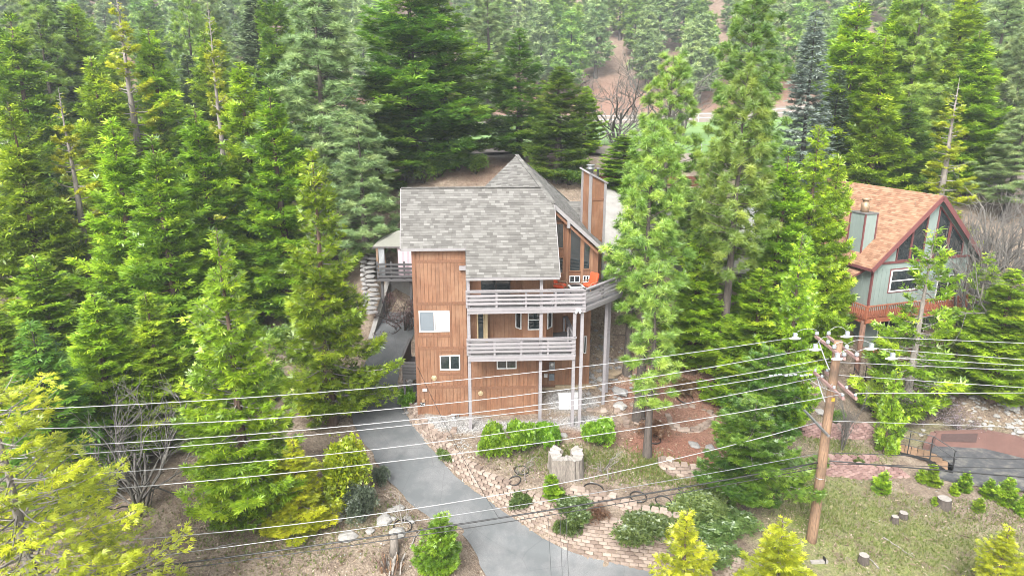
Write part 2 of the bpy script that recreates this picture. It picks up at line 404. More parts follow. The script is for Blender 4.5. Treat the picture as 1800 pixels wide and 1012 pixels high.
def blob(cx, cy, rx, ry, pw=1.0):
    q = ((GX-cx)/rx)**2+((GY-cy)/ry)**2
    return np.clip(1.6-q-(fbm(GX*.8, GY*.8, 5)-.45)*1.3, 0, 1)*pw
grass = np.maximum.reduce([blob(17.5, 29.5, 5.5, 4.5), blob(20, 26, 8, 4), blob(19, 36.5, 3, 2, .6), blob(27, 39, 4, 1.5, .5), blob(4, 32.6, 2.5, .7, .45), blob(8.2, 31.3, 1.4, .7, .4),
                           blob(-8, 28.2, 2.5, 1.2, .25)])
mulch = np.maximum.reduce([blob(9.0, 33.3, 2.6, 2.2), blob(11, 38, 4.5, 3.5, .8), blob(5.5, 34.3, 2.5, 1.2, .5), blob(11, 34, 2, 2, .8)])
gravel = np.maximum.reduce([blob(-3.2, 35.0, 2.2, .9), blob(.2, 35.1, 2.8, .6), blob(4.2, 35.3, 1.5, .8), blob(3.5, 37.5, 1.4, 1.0)])
soil = np.clip((GY-152)/8, 0, 1)*np.clip((190-GY)/10, .25, 1) + blob(-1, 60, 8, 3.5, .35)
mulch = np.maximum(mulch, np.clip(soil, 0, .7))
me = mesh_np("ground", np.stack([GX, GY, GZ], -1), F4, None, None, {"mask": np.stack([grass, mulch, gravel], -1).reshape(-1, 3)}, True)
k = NT("forest_floor"); co = k.n("NewGeometry").outputs["Position"]
n1 = k.noise(1.1, 8, 0.7, co); n2 = k.noise(9, 6, 0.75, co); n3 = k.noise(0.12, 3, 0.5, co)
litter = k.ramp(n2, [(0.28, (0.055, 0.038, 0.028)), (0.45, (0.125, 0.088, 0.062)), (0.6, (0.20, 0.15, 0.11)), (0.78, (0.34, 0.28, 0.22))])
dry = k.ramp(n2, [(0.3, (0.12, 0.088, 0.06)), (0.5, (0.255, 0.20, 0.148)), (0.7, (0.40, 0.335, 0.26))])
base = k.mix(k.ramp(n1, [(0.4, (0, 0, 0)), (0.62, (1, 1, 1))]), litter, dry)
sep = k.n("SeparateColor"); k.l(k.attr("mask", "Color"), sep.inputs[0])
vor = k.n("TexVoronoi", Scale=14.0); k.l(co, vor.inputs["Vector"])
gravelc = k.ramp(vor.outputs["Color"], [(0.1, (0.14, 0.136, 0.13)), (0.5, (0.26, 0.255, 0.245)), (0.9, (0.42, 0.41, 0.40))])
redc = k.ramp(n2, [(0.3, (0.10, 0.04, 0.024)), (0.5, (0.205, 0.088, 0.055)), (0.72, (0.31, 0.165, 0.11))])
grassc = k.ramp(n2, [(0.3, (0.07, 0.10, 0.018)), (0.5, (0.15, 0.175, 0.04)), (0.7, (0.30, 0.28, 0.12))])
gm = k.math('MULTIPLY', sep.outputs[0], k.ramp(n1, [(0.34, (0, 0, 0)), (0.6, (1, 1, 1))]))
base = k.mix(gm, base, grassc); base = k.mix(sep.outputs[1], base, redc); base = k.mix(sep.outputs[2], base, gravelc)
k.col(base, 0.70); k.rough(0.95); k.bump(k.math('ADD', n2, k.math('MULTIPLY', vor.outputs["Distance"], .5)), 0.9, 0.08)
me.materials.append(k.m); tag(link("ground", me), kind="structure")

# tarmac
n = len(DC); W = 9; V = []
for i in range(n):
    for j in range(W):
        t = j/(W-1); p = DL[i]*(1-t)+DR[i]*t; edge = (vnoise(np.array([i*.35]), np.array([j*3.1]), 4)[0]-.5)*.16 if j in (0, W-1) else 0
        q = p + np.array([_DT[i, 0], _DT[i, 1], 0])*edge; V.append((q[0], q[1], q[2]+.012*math.sin(i*.7+j)))
F = [(i*W+j, i*W+j+1, (i+1)*W+j+1, (i+1)*W+j) for i in range(n-1) for j in range(W-1)]
k = NT("worn_tarmac"); co = k.n("NewGeometry").outputs["Position"]
a = k.noise(45, 4, 0.8, co); b = k.noise(0.55, 6, 0.65, co); cr = k.n("TexVoronoi", feature='DISTANCE_TO_EDGE', Scale=0.42); k.l(k.mix(0.25, co, k.n("TexNoise", Scale=1.5).outputs["Color"]), cr.inputs["Vector"])
c1 = k.ramp(a, [(0.3, (0.12, 0.122, 0.125)), (0.55, (0.235, 0.238, 0.243)), (0.8, (0.36, 0.362, 0.365))])
c1 = k.mix(k.ramp(b, [(0.40, (0, 0, 0)), (0.60, (0.85, 0.85, 0.85))]), c1, (0.125, 0.137, 0.142))
c1 = k.mix(k.ramp(cr.outputs["Distance"], [(0.0, (0.22, 0.22, 0.22)), (0.008, (0, 0, 0))]), c1, (0.05, 0.05, 0.05))
k.col(c1, 0.47); k.rough(0.9); k.bump(a, 0.5, 0.012)
tag(link("driveway", mesh_np("driveway", V, F, None, k.m, None, True)), kind="structure"); MAT['tarmac'] = k.m

def draped(name, poly_px=None, world=None, lift=.03, n=24, mat=None, fn=None):
    """four-cornered sheet lying on the ground"""
    A, B, C_, D_ = [Vector(p) for p in world]; V = []
    for i in range(n+1):
        for j in range(n+1):
            s, t = i/n, j/n; p = A*(1-s)*(1-t)+B*s*(1-t)+C_*s*t+D_*(1-s)*t
            V.append((p.x, p.y, (fn(p.x, p.y) if fn else gz(p.x, p.y))+lift))
    F = [(i*(n+1)+j, (i+1)*(n+1)+j, (i+1)*(n+1)+j+1, i*(n+1)+j+1) for i in range(n) for j in range(n)]
    return tag(link(name, mesh_np(name, V, F, None, mat, None, True)), kind="structure")
k = NT("mown_grass"); co = k.n("NewGeometry").outputs["Position"]; a = k.noise(0.15, 6, 0.7, co); b = k.noise(6, 4, 0.7, co)
k.col(k.ramp(k.math('ADD', k.math('MULTIPLY', a, .6), k.math('MULTIPLY', b, .4)), [(0.35, (0.12, 0.24, 0.05)), (0.5, (0.17, 0.32, 0.07)), (0.65, (0.25, 0.38, 0.11))])); k.rough(0.95)
draped("sports_field", world=[(-26, 72, 0), (60, 72, 0), (70, 146, 0), (-30, 146, 0)], lift=.3, mat=k.m)
k = NT("pale_dirt"); co = k.n("NewGeometry").outputs["Position"]; a = k.noise(2.2, 7, 0.75, co)
k.col(k.ramp(a, [(0.3, (0.21, 0.17, 0.14)), (0.55, (0.32, 0.265, 0.22)), (0.75, (0.40, 0.345, 0.295))])); k.rough(0.95)
MAT['dirt'] = k.m
draped("dirt_track", world=[(-28, 66, 0), (60, 66, 0), (60, 72.2, 0), (-28, 72.2, 0)], lift=.25, mat=k.m)
draped("dirt_track", world=[(-30, 145.8, 0), (75, 145.8, 0), (75, 156, 0), (-30, 156, 0)], lift=.25, mat=k.m)
k = NT("pale_concrete"); co = k.n("NewGeometry").outputs["Position"]; a = k.noise(1.6, 7, 0.7, co); b = k.noise(40, 3, 0.7, co)
k.col(k.ramp(k.math('ADD', k.math('MULTIPLY', a, .7), k.math('MULTIPLY', b, .3)), [(0.3, (0.27, 0.255, 0.235)), (0.55, (0.40, 0.385, 0.36)), (0.75, (0.50, 0.485, 0.46))])); k.rough(0.9)
MAT['concrete'] = k.m
draped("parking_court", world=[(5.2, 47.2, 0), (13, 46.8, 0), (30, 53, 0), (6, 56, 0)], lift=.35, mat=k.m, n=40)
# ---------------------------------------------------------------- trees
def frames(d, up):
    x = d/np.maximum(np.linalg.norm(d, axis=1, keepdims=True), 1e-6)
    y = np.cross(up, x); y /= np.maximum(np.linalg.norm(y, axis=1, keepdims=True), 1e-6); z = np.cross(x, y)
    return np.stack([x, y, z], 2)                       # columns
def spawn(T, F, P, d, up, sc, r):
    """copies of template T (k,3) faces F at P; returns V, F, r"""
    R = frames(d, up); n = len(P); kk = len(T)
    V = np.einsum('nij,kj->nki', R, T)*sc[:, None, None] + P[:, None, :]
    FF = F[None]+(np.arange(n)*kk)[:, None, None]
    return V.reshape(-1, 3), FF.reshape(-1, F.shape[1]), np.repeat(r, kk)
def blade(ang, L, w, lift=0.0, x0=0.0):
    c, s = math.cos(ang), math.sin(ang)
    pts = [(x0, 0, 0), (x0+L*.5*c-w*s, L*.5*s+w*c, lift*.6), (x0+L*c, L*s, lift), (x0+L*.5*c+w*s, L*.5*s-w*c, lift*.6)]
    return pts
def tmpl(blades):
    V = []; F = []
    for b in blades: F.append([len(V)+i for i in range(4)]); V += b
    return np.array(V, float), np.array(F)
SPRAY = tmpl([blade(0, 1.0, .10, -.10), blade(.62, .78, .09, .05), blade(-.62, .78, .09, .05), blade(1.15, .55, .085, .12), blade(-1.15, .55, .085, .12)])
SPRAY3 = tmpl([blade(0, 1.0, .115, -.05), blade(.75, .8, .105, .08), blade(-.75, .8, .105, .08)])
LEAF = tmpl([blade(0, 1.0, .30, -.05), blade(1.3, .8, .26, .1), blade(-1.3, .8, .26, .1)])
_r = np.random.default_rng(3); _n = []; _f = []
for i in range(18):
    th = _r.uniform(0, 2*math.pi); ph = math.acos(_r.uniform(-.15, 1)); L = _r.uniform(.75, 1.05)
    d = np.array([math.cos(ph), math.sin(ph)*math.cos(th), math.sin(ph)*math.sin(th)]); q = np.cross(d, _r.normal(size=3)); q /= np.linalg.norm(q)
    _f.append([len(_n)+j for j in range(3)]); _n += [q*.045, -q*.045, d*L]
TUFT = (np.array(_n), np.array(_f)); TUFT_FAR = (np.array(_n[:24])*np.array([1, 1, 1.]), np.array(_f[:8]))
TUFT_FAR[0][0::3] *= 3.0; TUFT_FAR[0][1::3] *= 3.0

def tubes(segs, n=5):
    """many tapered polylines [(pts(k,3), radii(k))] -> V,F"""
    V = []; F = []; o = 0
    a = np.arange(n)*2*np.pi/n; ca, sa = np.cos(a), np.sin(a)
    for pts, rad in segs:
        pts = np.asarray(pts, float); m = len(pts)
        t = np.gradient(pts, axis=0); t /= np.maximum(np.linalg.norm(t, axis=1, keepdims=True), 1e-6)
        ref = np.array([.3, .2, .93]) if abs(t[0, 2]) < .85 else np.array([1., .1, 0])
        s = np.cross(t, ref); s /= np.maximum(np.linalg.norm(s, axis=1, keepdims=True), 1e-6); u = np.cross(t, s)
        rad = np.asarray(rad, float)
        ring = pts[:, None, :] + (s[:, None, :]*ca[None, :, None]+u[:, None, :]*sa[None, :, None])*rad[:, None, None]
        V.append(ring.reshape(-1, 3)); i = np.arange(m-1)[:, None]*n; k = np.arange(n)[None, :]
        F.append(np.stack([i+k, i+(k+1) % n, i+n+(k+1) % n, i+n+k], -1).reshape(-1, 4)+o); o += m*n
    return np.concatenate(V), np.concatenate(F)

def trunk_pts(g, h, r, lean=.02, n=9):
    t = np.linspace(0, 1, n); wob = np.cumsum(g.normal(0, lean, (n, 2)), 0)*h/n; wob -= wob[0]
    P = np.concatenate([wob, (t*h)[:, None]], 1); P[0, 2] = -.6
    R = r*(1-t)**1.1+.012; R[0] *= 1.35; return P, R
def at_trunk(P, z): return np.array([np.interp(z, P[:, 2], P[:, 0]), np.interp(z, P[:, 2], P[:, 1]), z])

PROTO = {}
def make_tree(key, name, parts, h, r):
    """parts: list of (part name, mesh). The prototype's meshes are shared by every tree of its kind."""
    PROTO[key] = (name, parts, h, r)

def cedar(key, name, seed, h, r, fol, bark, nspray=6500, size=.34, cb=.06, prof=.8, sparse=0.0, limb=1.0, spray=SPRAY, top_bare=0.0, br_mat=None, dens=1.0, asc=.35):
    g = np.random.default_rng(seed); P, R = trunk_pts(g, h, .022*h)
    nb = int(h*9*dens); segs = []; SP = []; SD = []; SR = []
    ts = np.sort(g.uniform(0, 1, nb)**1.05); tot = 0; br = []
    lob = g.uniform(0, 6.28, 3); la = g.uniform(.08, .2, 3)
    for i, t in enumerate(ts):
        z = h*(cb+(1-cb)*t*.985); az = i*2.39996+g.normal(0, .35)
        Lm = r*((1-t)**prof)*min(1, .55+t*4.0)
        Lm *= 1+sum(la[j]*math.sin((j+1)*az+lob[j]+t*5*(j+1)) for j in range(3))
        L = max(.18, Lm*g.uniform(.62, 1.12)); br.append((t, z, az, L, Lm))
    wsum = sum(b[3]**1.35 for b in br)
    for t, z, az, L, Lm in br:
        o = at_trunk(P, z); el = asc*(t-.25)*2.0 + g.normal(0, .12); dirn = np.array([math.cos(az), math.sin(az), 0])
        side = np.array([-math.sin(az), math.cos(az), 0])
        s = np.linspace(0, 1, 6); zz = L*(math.tan(max(-.5, min(1.1, el)))*s - .22*s + .34*s**2.4)
        pts = o+dirn*(L*s)[:, None]*1.0; pts[:, 2] += zz
        pts += side*(g.normal(0, .04)*L*s**2)[:, None]
        segs.append((pts, .017*h*.16*limb*(.35+L/r*.65)*(1-s*.85)+.004))
        bare = (t > 1-top_bare) or g.random() < sparse
        nS = int(nspray*L**1.35/wsum*(.10 if bare else 1.0)+g.random())
        if nS < 1: continue
        u = g.uniform((.26*(1-t)**1.5+.02) if sparse == 0 else .4, 1.04, nS)**.8; w = .30*L*np.sqrt(np.clip(1.08-u, 0, 1))*1.25+.05
        lat = g.uniform(-1, 1, nS)*w
        q = np.stack([np.interp(u, s, pts[:, j]) for j in range(3)], 1)+side*lat[:, None]+np.array([0, 0, 1])*(g.normal(0, .07, nS)*(.4+.3*L)-np.abs(lat)*.18)[:, None]
        SP.append(q); dd = dirn*(.75)+side*(lat/np.maximum(w, .01))[:, None]*.85+np.stack([g.normal(0, .3, nS), g.normal(0, .3, nS), g.normal(.22, .34, nS)], 1)
        SD.append(dd); SR.append(np.clip(g.normal(.48, .17)+g.normal(0, .16, nS), 0, 1))
        # twigs inside the frond
        for q0 in range(2 if L > .5 else 0):
            a_ = g.uniform(.35, .8); b0 = np.array([np.interp(a_, s, pts[:, j]) for j in range(3)]); sg = 1 if q0 else -1
            b1 = b0+(dirn*.5+side*sg*.75+np.array([0, 0, .1]))*L*.34
            segs.append((np.stack([b0, (b0+b1)/2+[0, 0, -.02*L], b1]), np.array([.010, .007, .003])*max(1, limb)))
    SP = np.concatenate(SP); SD = np.concatenate(SD); SR = np.concatenate(SR); n = len(SP)
    up = np.stack([g.normal(0, .55, n), g.normal(0, .55, n), np.ones(n)], 1)
    V, F, rr = spawn(spray[0], spray[1], SP, SD, up, size*g.uniform(.65, 1.25, n), SR)
    bv, bf = tubes(segs, 3); tv, tf = tubes([(P, R)], 9)
    make_tree(key, name, [("trunk", mesh_np(key+"_trunk", tv, tf, None, MAT[bark], {"rnd": np.full(len(tv), .5)}, True)),
                          ("branches", mesh_np(key+"_branches", bv, bf, None, MAT[br_mat or bark], None, True)),
                          ("crown", mesh_np(key+"_crown", V, F, None, MAT[fol], {"rnd": rr}))], h, r)

def pine(key, name, seed, h, r, fol, bark, ntuft=2600, size=.30, cb=.25, far=False, prof=.6, dens=1.0, dead=0, spacing=.55):
    g = np.random.default_rng(seed); P, R = trunk_pts(g, h, .0155*h+.02); segs = []; SP = []; SD = []; SR = []
    z = h*cb; br = []
    while z < h*.985:
        t = (z-h*cb)/(h*(1-cb)); nb = g.integers(4, 7)
        a0 = g.uniform(0, 6.28)
        for j in range(nb):
            L = r*((1-t)**prof)*min(1, .5+t*3)*g.uniform(.55, 1.12)+.12
            br.append((t, z+g.normal(0, .10), a0+j*6.283/nb+g.normal(0, .2), L))
        z += spacing*g.uniform(.8, 1.25)/dens
    wsum = sum(b[3]**1.2 for b in br)
    for t, zb, az, L in br:
        o = at_trunk(P, min(zb, h*.99)); dirn = np.array([math.cos(az), math.sin(az), 0]); side = np.array([-math.sin(az), math.cos(az), 0])
        el = -.12+.75*t+g.normal(0, .12); s = np.linspace(0, 1, 6)
        pts = o+dirn*(L*s)[:, None]; pts[:, 2] += L*(math.tan(el)*s-.15*s+.30*s**2.2); pts += side*(g.normal(0, .07)*L*s**2)[:, None]
        segs.append((pts, (.012+.020*L/r*h/16)*(1-.8*s)+.004))
        nT = max(3, int(ntuft*L**1.2/wsum)); nc = max(2, int(L*2.2))
        # twigs that carry the tufts
        cu = g.uniform(.38, 1.0, nc); cu[0] = 1.0; cl = g.uniform(-1, 1, nc)*.34*L*np.sqrt(np.clip(1.12-cu, 0, 1)); crr = np.clip(g.normal(.5, .18, nc), 0, 1)
        tip = np.stack([np.interp(cu, s, pts[:, j]) for j in range(3)], 1)+side*cl[:, None]+np.array([0, 0, 1])*(g.uniform(.0, .22, nc))[:, None]
        for c in range(nc):
            b0 = np.array([np.interp(max(0, cu[c]-.25), s, pts[:, j]) for j in range(3)]); segs.append((np.stack([b0, (b0+tip[c])/2, tip[c]]), np.array([.012, .009, .005])))
        pick = g.integers(0, nc, nT); along = g.uniform(0, 1, nT)**2.6
        base = np.stack([np.interp(np.clip(cu[pick]-.25*along, 0, 1), s, pts[:, j]) for j in range(3)], 1)
        q = tip[pick]*(1-along*.55)[:, None]+base*(along*.55)[:, None]+g.normal(0, .06+.015*L, (nT, 3)); SP.append(q)
        SD.append(dirn*.55+side*(np.sign(cl[pick])*.35)[:, None]+np.stack([g.normal(0, .3, nT), g.normal(0, .3, nT), g.normal(.75, .3, nT)], 1))
        SR.append(np.clip(crr[pick]+g.normal(0, .13, nT), 0, 1))
    if dead:
        for i in range(dead):
            zb = h*g.uniform(cb*.25, cb+.12); az = g.uniform(0, 6.28); L = r*g.uniform(.25, .7); o = at_trunk(P, zb); s = np.linspace(0, 1, 5)
            pts = o+np.array([math.cos(az), math.sin(az), 0])*(L*s)[:, None]; pts[:, 2] += L*(-.25*s+.3*s**2); segs.append((pts, .022*(1-.8*s)+.003))
    SP = np.concatenate(SP); SD = np.concatenate(SD); SR = np.concatenate(SR); n = len(SP)
    up = g.normal(0, 1, (n, 3)); T = TUFT_FAR if far else TUFT
    V, F, rr = spawn(T[0], T[1], SP, SD, up, size*g.uniform(.75, 1.2, n), SR)
    tv, tf = tubes([(P, R)], 6 if far else 9); parts = [("trunk", mesh_np(key+"_trunk", tv, tf, None, MAT[bark], None, True))]
    if not far:
        bv, bf = tubes(segs, 3); parts.append(("branches", mesh_np(key+"_branches", bv, bf, None, MAT[bark], None, True)))
    parts.append(("crown", mesh_np(key+"_crown", V, None, F, MAT[fol], {"rnd": rr}))); make_tree(key, name, parts, h, r)

def fir(key, name, seed, h, r, fol, bark, nspray=6000, size=.26, cb=.05):
    g = np.random.default_rng(seed); P, R = trunk_pts(g, h, .017*h); segs = []; SP = []; SD = []; SR = []; br = []; z = h*cb
    while z < h*.99:
        t = (z-h*cb)/(h*(1-cb)); nb = g.integers(6, 9); a0 = g.uniform(0, 6.28)
        for j in range(nb): br.append((t, z+g.normal(0, .06), a0+j*6.283/nb+g.normal(0, .12), r*((1-t)**.85)*min(1, .6+4*t)*g.uniform(.8, 1.08)+.08))
        z += .42*(1.15-.5*t)
    ws = sum(b[3]**1.5 for b in br)
    for t, zb, az, L in br:
        o = at_trunk(P, min(zb, h*.99)); dirn = np.array([math.cos(az), math.sin(az), 0]); side = np.array([-math.sin(az), math.cos(az), 0]); s = np.linspace(0, 1, 5)
        pts = o+dirn*(L*s)[:, None]; pts[:, 2] += L*((-.30+.75*t)*s+.10*s**2); segs.append((pts, .02*(1-.8*s)*(L/r+.3)+.004))
        n = max(4, int(nspray*L**1.5/ws)); u = g.uniform(.15, 1.02, n)**.75; w = .42*L*np.clip(1.03-u, .04, 1); lat = g.uniform(-1, 1, n)*w
        q = np.stack([np.interp(u, s, pts[:, j]) for j in range(3)], 1)+side*lat[:, None]; q[:, 2] += -np.abs(lat)*.25+g.normal(0, .03, n)
        SP.append(q); SD.append(dirn*.8+side*np.sign(lat)[:, None]*.6+np.stack([g.normal(0, .2, n), g.normal(0, .2, n), g.normal(-.05, .18, n)], 1)); SR.append(np.clip(g.normal(.48, .12)+g.normal(0, .16, n), 0, 1))
    SP = np.concatenate(SP); SD = np.concatenate(SD); SR = np.concatenate(SR); n = len(SP)
    up = np.stack([g.normal(0, .3, n), g.normal(0, .3, n), np.ones(n)], 1)
    V, F, rr = spawn(SPRAY3[0], SPRAY3[1], SP, SD, up, size*g.uniform(.8, 1.35, n), SR); bv, bf = tubes(segs, 3); tv, tf = tubes([(P, R)], 8)
    make_tree(key, name, [("trunk", mesh_np(key+"_trunk", tv, tf, None, MAT[bark], None, True)), ("branches", mesh_np(key+"_branches", bv, bf, None, MAT[bark], None, True)),
                          ("crown", mesh_np(key+"_crown", V, F, None, MAT[fol], {"rnd": rr}))], h, r)

def bare(key, name, seed, h, r, bark, stems=3, depth=5, leaf=None, nleaf=0, lsize=.07):
    g = np.random.default_rng(seed); segs = []; tips = []
    def grow(p, d, L, rad, lev):
        n = 4; pts = [p]; dd = d
        for i in range(n):
            dd = dd+g.normal(0, .16, 3)+np.array([0, 0, .03]); dd /= np.linalg.norm(dd); pts.append(pts[-1]+dd*L/n)
        pts = np.array(pts); segs.append((pts, np.linspace(rad, rad*.6, n+1)))
        if lev == 0: tips.append(pts[-1]); tips.append(pts[2]); return
        for c in range(g.integers(2, 5)):
            k = g.integers(1, n+1); nd = dd+g.normal(0, .62, 3)+np.array([0, 0, .10]); nd /= np.linalg.norm(nd)
            grow(pts[k], nd, L*g.uniform(.55, .85), rad*.55, lev-1)
    for s in range(stems):
        a = 6.28*s/stems+g.uniform(0, 1); sp = (r/h)*.75 if stems > 1 else .05
        d = np.array([math.cos(a)*sp, math.sin(a)*sp, 1.]); d /= np.linalg.norm(d); grow(np.array([math.cos(a)*.06, math.sin(a)*.06, -.2]), d, h*.40, .012*h+.008, depth-1)
    V, F = tubes(segs, 3); big = max(V[:, 2]); V = V*(h/big); parts = [("trunk", mesh_np(key+"_trunk", V, F, None, MAT[bark], None, True))]
    if leaf:
        T = np.array(tips)*(h/big); P = T[g.integers(0, len(T), nleaf)]+g.normal(0, .10, (nleaf, 3)); d = g.normal(0, 1, (nleaf, 3)); d[:, 2] += .3
        lv, lf, lr = spawn(LEAF[0], LEAF[1], P, d, g.normal(0, 1, (nleaf, 3)), lsize*g.uniform(.6, 1.3, nleaf), g.uniform(0, 1, nleaf))
        parts.append(("crown", mesh_np(key+"_crown", lv, lf, None, MAT[leaf], {"rnd": lr})))
    make_tree(key, name, parts, h, r)

def bush(key, name, seed, h, r, fol, n=3500, size=.12, T=LEAF, lumps=9, bark='bark', upright=.3):
    g = np.random.default_rng(seed); SP = []; SD = []; SR = []; segs = []
    for i in range(lumps):
        a = 6.28*i/lumps+g.normal(0, .4); rr_ = r*g.uniform(.15, .72) if i else 0; cz = h*g.uniform(.35, .72) if i else h*.66
        c = np.array([rr_*math.cos(a), rr_*math.sin(a), cz]); R = np.array([r*g.uniform(.3, .46)]*2+[min(cz, h-cz)*g.uniform(.85, 1.15)+.05*h])
        m = n//lumps; d = g.normal(0, 1, (m, 3)); d /= np.linalg.norm(d, axis=1, keepdims=True); d[:, 2] = np.where(d[:, 2] < -.5, -d[:, 2], d[:, 2])
        rad = (g.uniform(.4, 1.1, m)*(1+.35*(g.random(m) > .93)))[:, None]**.7; SP.append(c+d*R*rad); SD.append(d+np.stack([g.normal(0, .5, m), g.normal(0, .5, m), g.normal(upright, .4, m)], 1)); SR.append(np.clip(g.normal(.5, .12)+g.normal(0, .2, m), 0, 1))
        s = np.linspace(0, 1, 4)[:, None]; segs.append((np.array([0, 0, -.1])*(1-s)+c*s+g.normal(0, .02, (4, 3)), np.array([.03, .024, .016, .008])*max(.6, h/1.6)))
    SP = np.concatenate(SP); SP[:, 2] = np.maximum(SP[:, 2], .03); SD = np.concatenate(SD); SR = np.concatenate(SR); m = len(SP)
    V, F, rr = spawn(T[0], T[1], SP, SD, g.normal(0, 1, (m, 3)), size*g.uniform(.65, 1.3, m), SR); bv, bf = tubes(segs, 5)
    make_tree(key, name, [("stem", mesh_np(key+"_stem", bv, bf, None, MAT[bark], None, True)), ("foliage", mesh_np(key+"_foliage", V, F, None, MAT[fol], {"rnd": rr}))], h, r)

# kinds
for i in range(4): cedar(f"cedar{i}", "cedar_tree", 11+i, 16, 3.0, 'cedar', 'bark_r', nspray=15000, size=.42, spray=SPRAY3, dens=1.5, prof=.72)
for i in range(2): cedar(f"cedard{i}", "cedar_tree", 31+i, 18, 3.6, 'cedar_d', 'bark', nspray=13500, size=.43, cb=.08, prof=.62, spray=SPRAY3, dens=1.4)
for i in range(2): cedar(f"cedary{i}", "cedar_tree", 41+i, 8, 2.0, 'cedar_y', 'bark_r', nspray=7800, size=.21, limb=1.2, dens=1.6, br_mat='twig')
cedar("cedarbig", "cedar_tree", 47, 13, 4.6, 'cedar_y', 'bark_p', nspray=17000, size=.22, limb=1.5, dens=1.5, br_mat='twig', prof=.55, sparse=.12, asc=.2)
for i in range(2): cedar(f"cedarn{i}", "cedar_tree", 51+i, 13, 2.8, 'cedar', 'bark_r', nspray=14000, size=.31, limb=1.2, dens=1.8, prof=.68, br_mat='twig')
cedar("cedaropen", "cedar_tree", 58, 12, 3.0, 'cedar', 'bark_p', nspray=6000, size=.36, limb=1.5, br_mat='twig', sparse=.12, dens=.9, spray=SPRAY3)
cedar("cedarlow", "cedar_tree", 56, 7.5, 2.9, 'cedar_d', 'bark', nspray=12500, size=.23, limb=1.6, br_mat='twig', prof=.5, asc=.15)
for i in range(2): cedar(f"sparse{i}", "sparse_cedar_tree", 61+i, 17, 2.4, 'cedar_y', 'bark_p', nspray=7000, size=.30, sparse=.25, limb=1.8, br_mat='twig', dens=.6, top_bare=.12)
cedar("young0", "young_cedar_tree", 71, 2.6, 1.0, 'bush_g', 'bark_r', nspray=5200, size=.15, limb=1.2, dens=3.0, prof=.55)
cedar("young1", "young_cedar_tree", 72, 2.0, .7, 'cedar', 'bark_r', nspray=2600, size=.15, limb=1.2, dens=3.5, prof=.6)
for i in range(3): pine(f"pine{i}", "pine_tree", 81+i, 16, 2.7, 'pine', 'bark', ntuft=4200, size=.34, cb=.22, dead=8)
pine("pinehigh", "pine_tree", 86, 17, 2.3, 'pine', 'bark', ntuft=3000, size=.35, cb=.42, dead=16)
pine("pinethin", "pine_tree", 87, 11, 1.25, 'pine', 'bark', ntuft=1500, size=.30, cb=.30, dead=10)
for i in range(2): pine(f"pineg{i}", "pine_tree", 91+i, 18, 3.2, 'pine_g', 'bark', ntuft=4200, size=.40, cb=.2, dead=6)
for i in range(4): pine(f"pinefar{i}", "pine_tree", 101+i, 18, 3.2, 'pine_g' if i % 2 else 'pine', 'bark', ntuft=1300, size=.75, cb=.16, far=True)
for i in range(2): fir(f"fir{i}", "fir_tree", 111+i, 18, 3.2, 'fir', 'bark', nspray=8000, size=.52)
fir("firb", "fir_tree", 115, 15, 2.5, 'fir_b', 'bark', nspray=10000, size=.38)
fir("firyoung", "fir_tree", 117, 8, 2.4, 'cedar_d', 'bark', nspray=6000, size=.30)
for i in range(2): bare(f"bare{i}", "bare_tree", 121+i, 6, 2.2, 'twig_d', stems=5, depth=5)
bare("bushpurple", "purple_leaf_shrub", 125, 3.2, 1.2, 'bark', stems=5, depth=4, leaf='redleaf', nleaf=1600, lsize=.07)
bare("bushblossom", "blossom_shrub", 126, 2.2, 1.6, 'bark', stems=6, depth=4, leaf='blossom', nleaf=1500, lsize=.06)
bare("sapling", "bare_sapling", 127, 1.8, .5, 'twig', stems=1, depth=4)
bush("bushy", "yellow_green_bush", 131, 3.0, 1.35, 'bush_y', n=6000, size=.13, lumps=11)
for i in range(2): bush(f"bushg{i}", "laurel_bush", 133+i, 1.3, .95, 'bush_g', n=3600, size=.13, lumps=9, upright=.8)
bush("bushs", "sage_bush", 137, 1.7, .95, 'bush_s', n=4200, size=.13, T=SPRAY3, lumps=10)
bush("bushcover", "ivy_patch", 139, .45, .95, 'cover', n=3200, size=.10, lumps=12)
bush("bushdry", "dry_shrub", 141, .9, .8, 'drybrush', n=1500, size=.12, T=SPRAY3, lumps=7)
for i in range(2): bush(f"bushwild{i}", "wild_shrub", 143+i, 2.2, 1.4, 'cedar_d', n=3600, size=.16, T=SPRAY3, lumps=9)

_trng = random.Random(5)
def plant(key, x, y, h, r=None, label=None, cat="tree", group=None, rz=None, z=None):
    name, parts, h0, r0 = PROTO[key]
    o = bpy.data.objects.new(name, None); COL.objects.link(o); o.empty_display_size = .5
    o.location = (x, y, (gz(x, y) if z is None else z)-.05); o.rotation_euler = (0, 0, _trng.uniform(0, 6.28) if rz is None else rz)
    sz = h/h0; sx = (r/r0) if r else sz; o.scale = (sx, sx, sz)
    for pn, me in parts:
        ch = link(pn, me, o)
        if pn == "branches": ch["kind"] = "stuff"
    return tag(o, label, cat, group)
def plant_top(key, px, py, D, r, label, cat="tree", group=None, hmin=1.0):
    """a tree whose tip shows at photo pixel (px, py) and which stands D metres away"""
    p = at_depth(px, py, D); h = max(hmin, p.z-gz(p.x, p.y)); return plant(key, p.x, p.y, h, r, label, cat, group)
def plant_base(key, px, py, h, r, label, cat="tree", group=None):
    p = on_ground(px, py); return plant(key, p.x, p.y, h, r, label, cat, group)
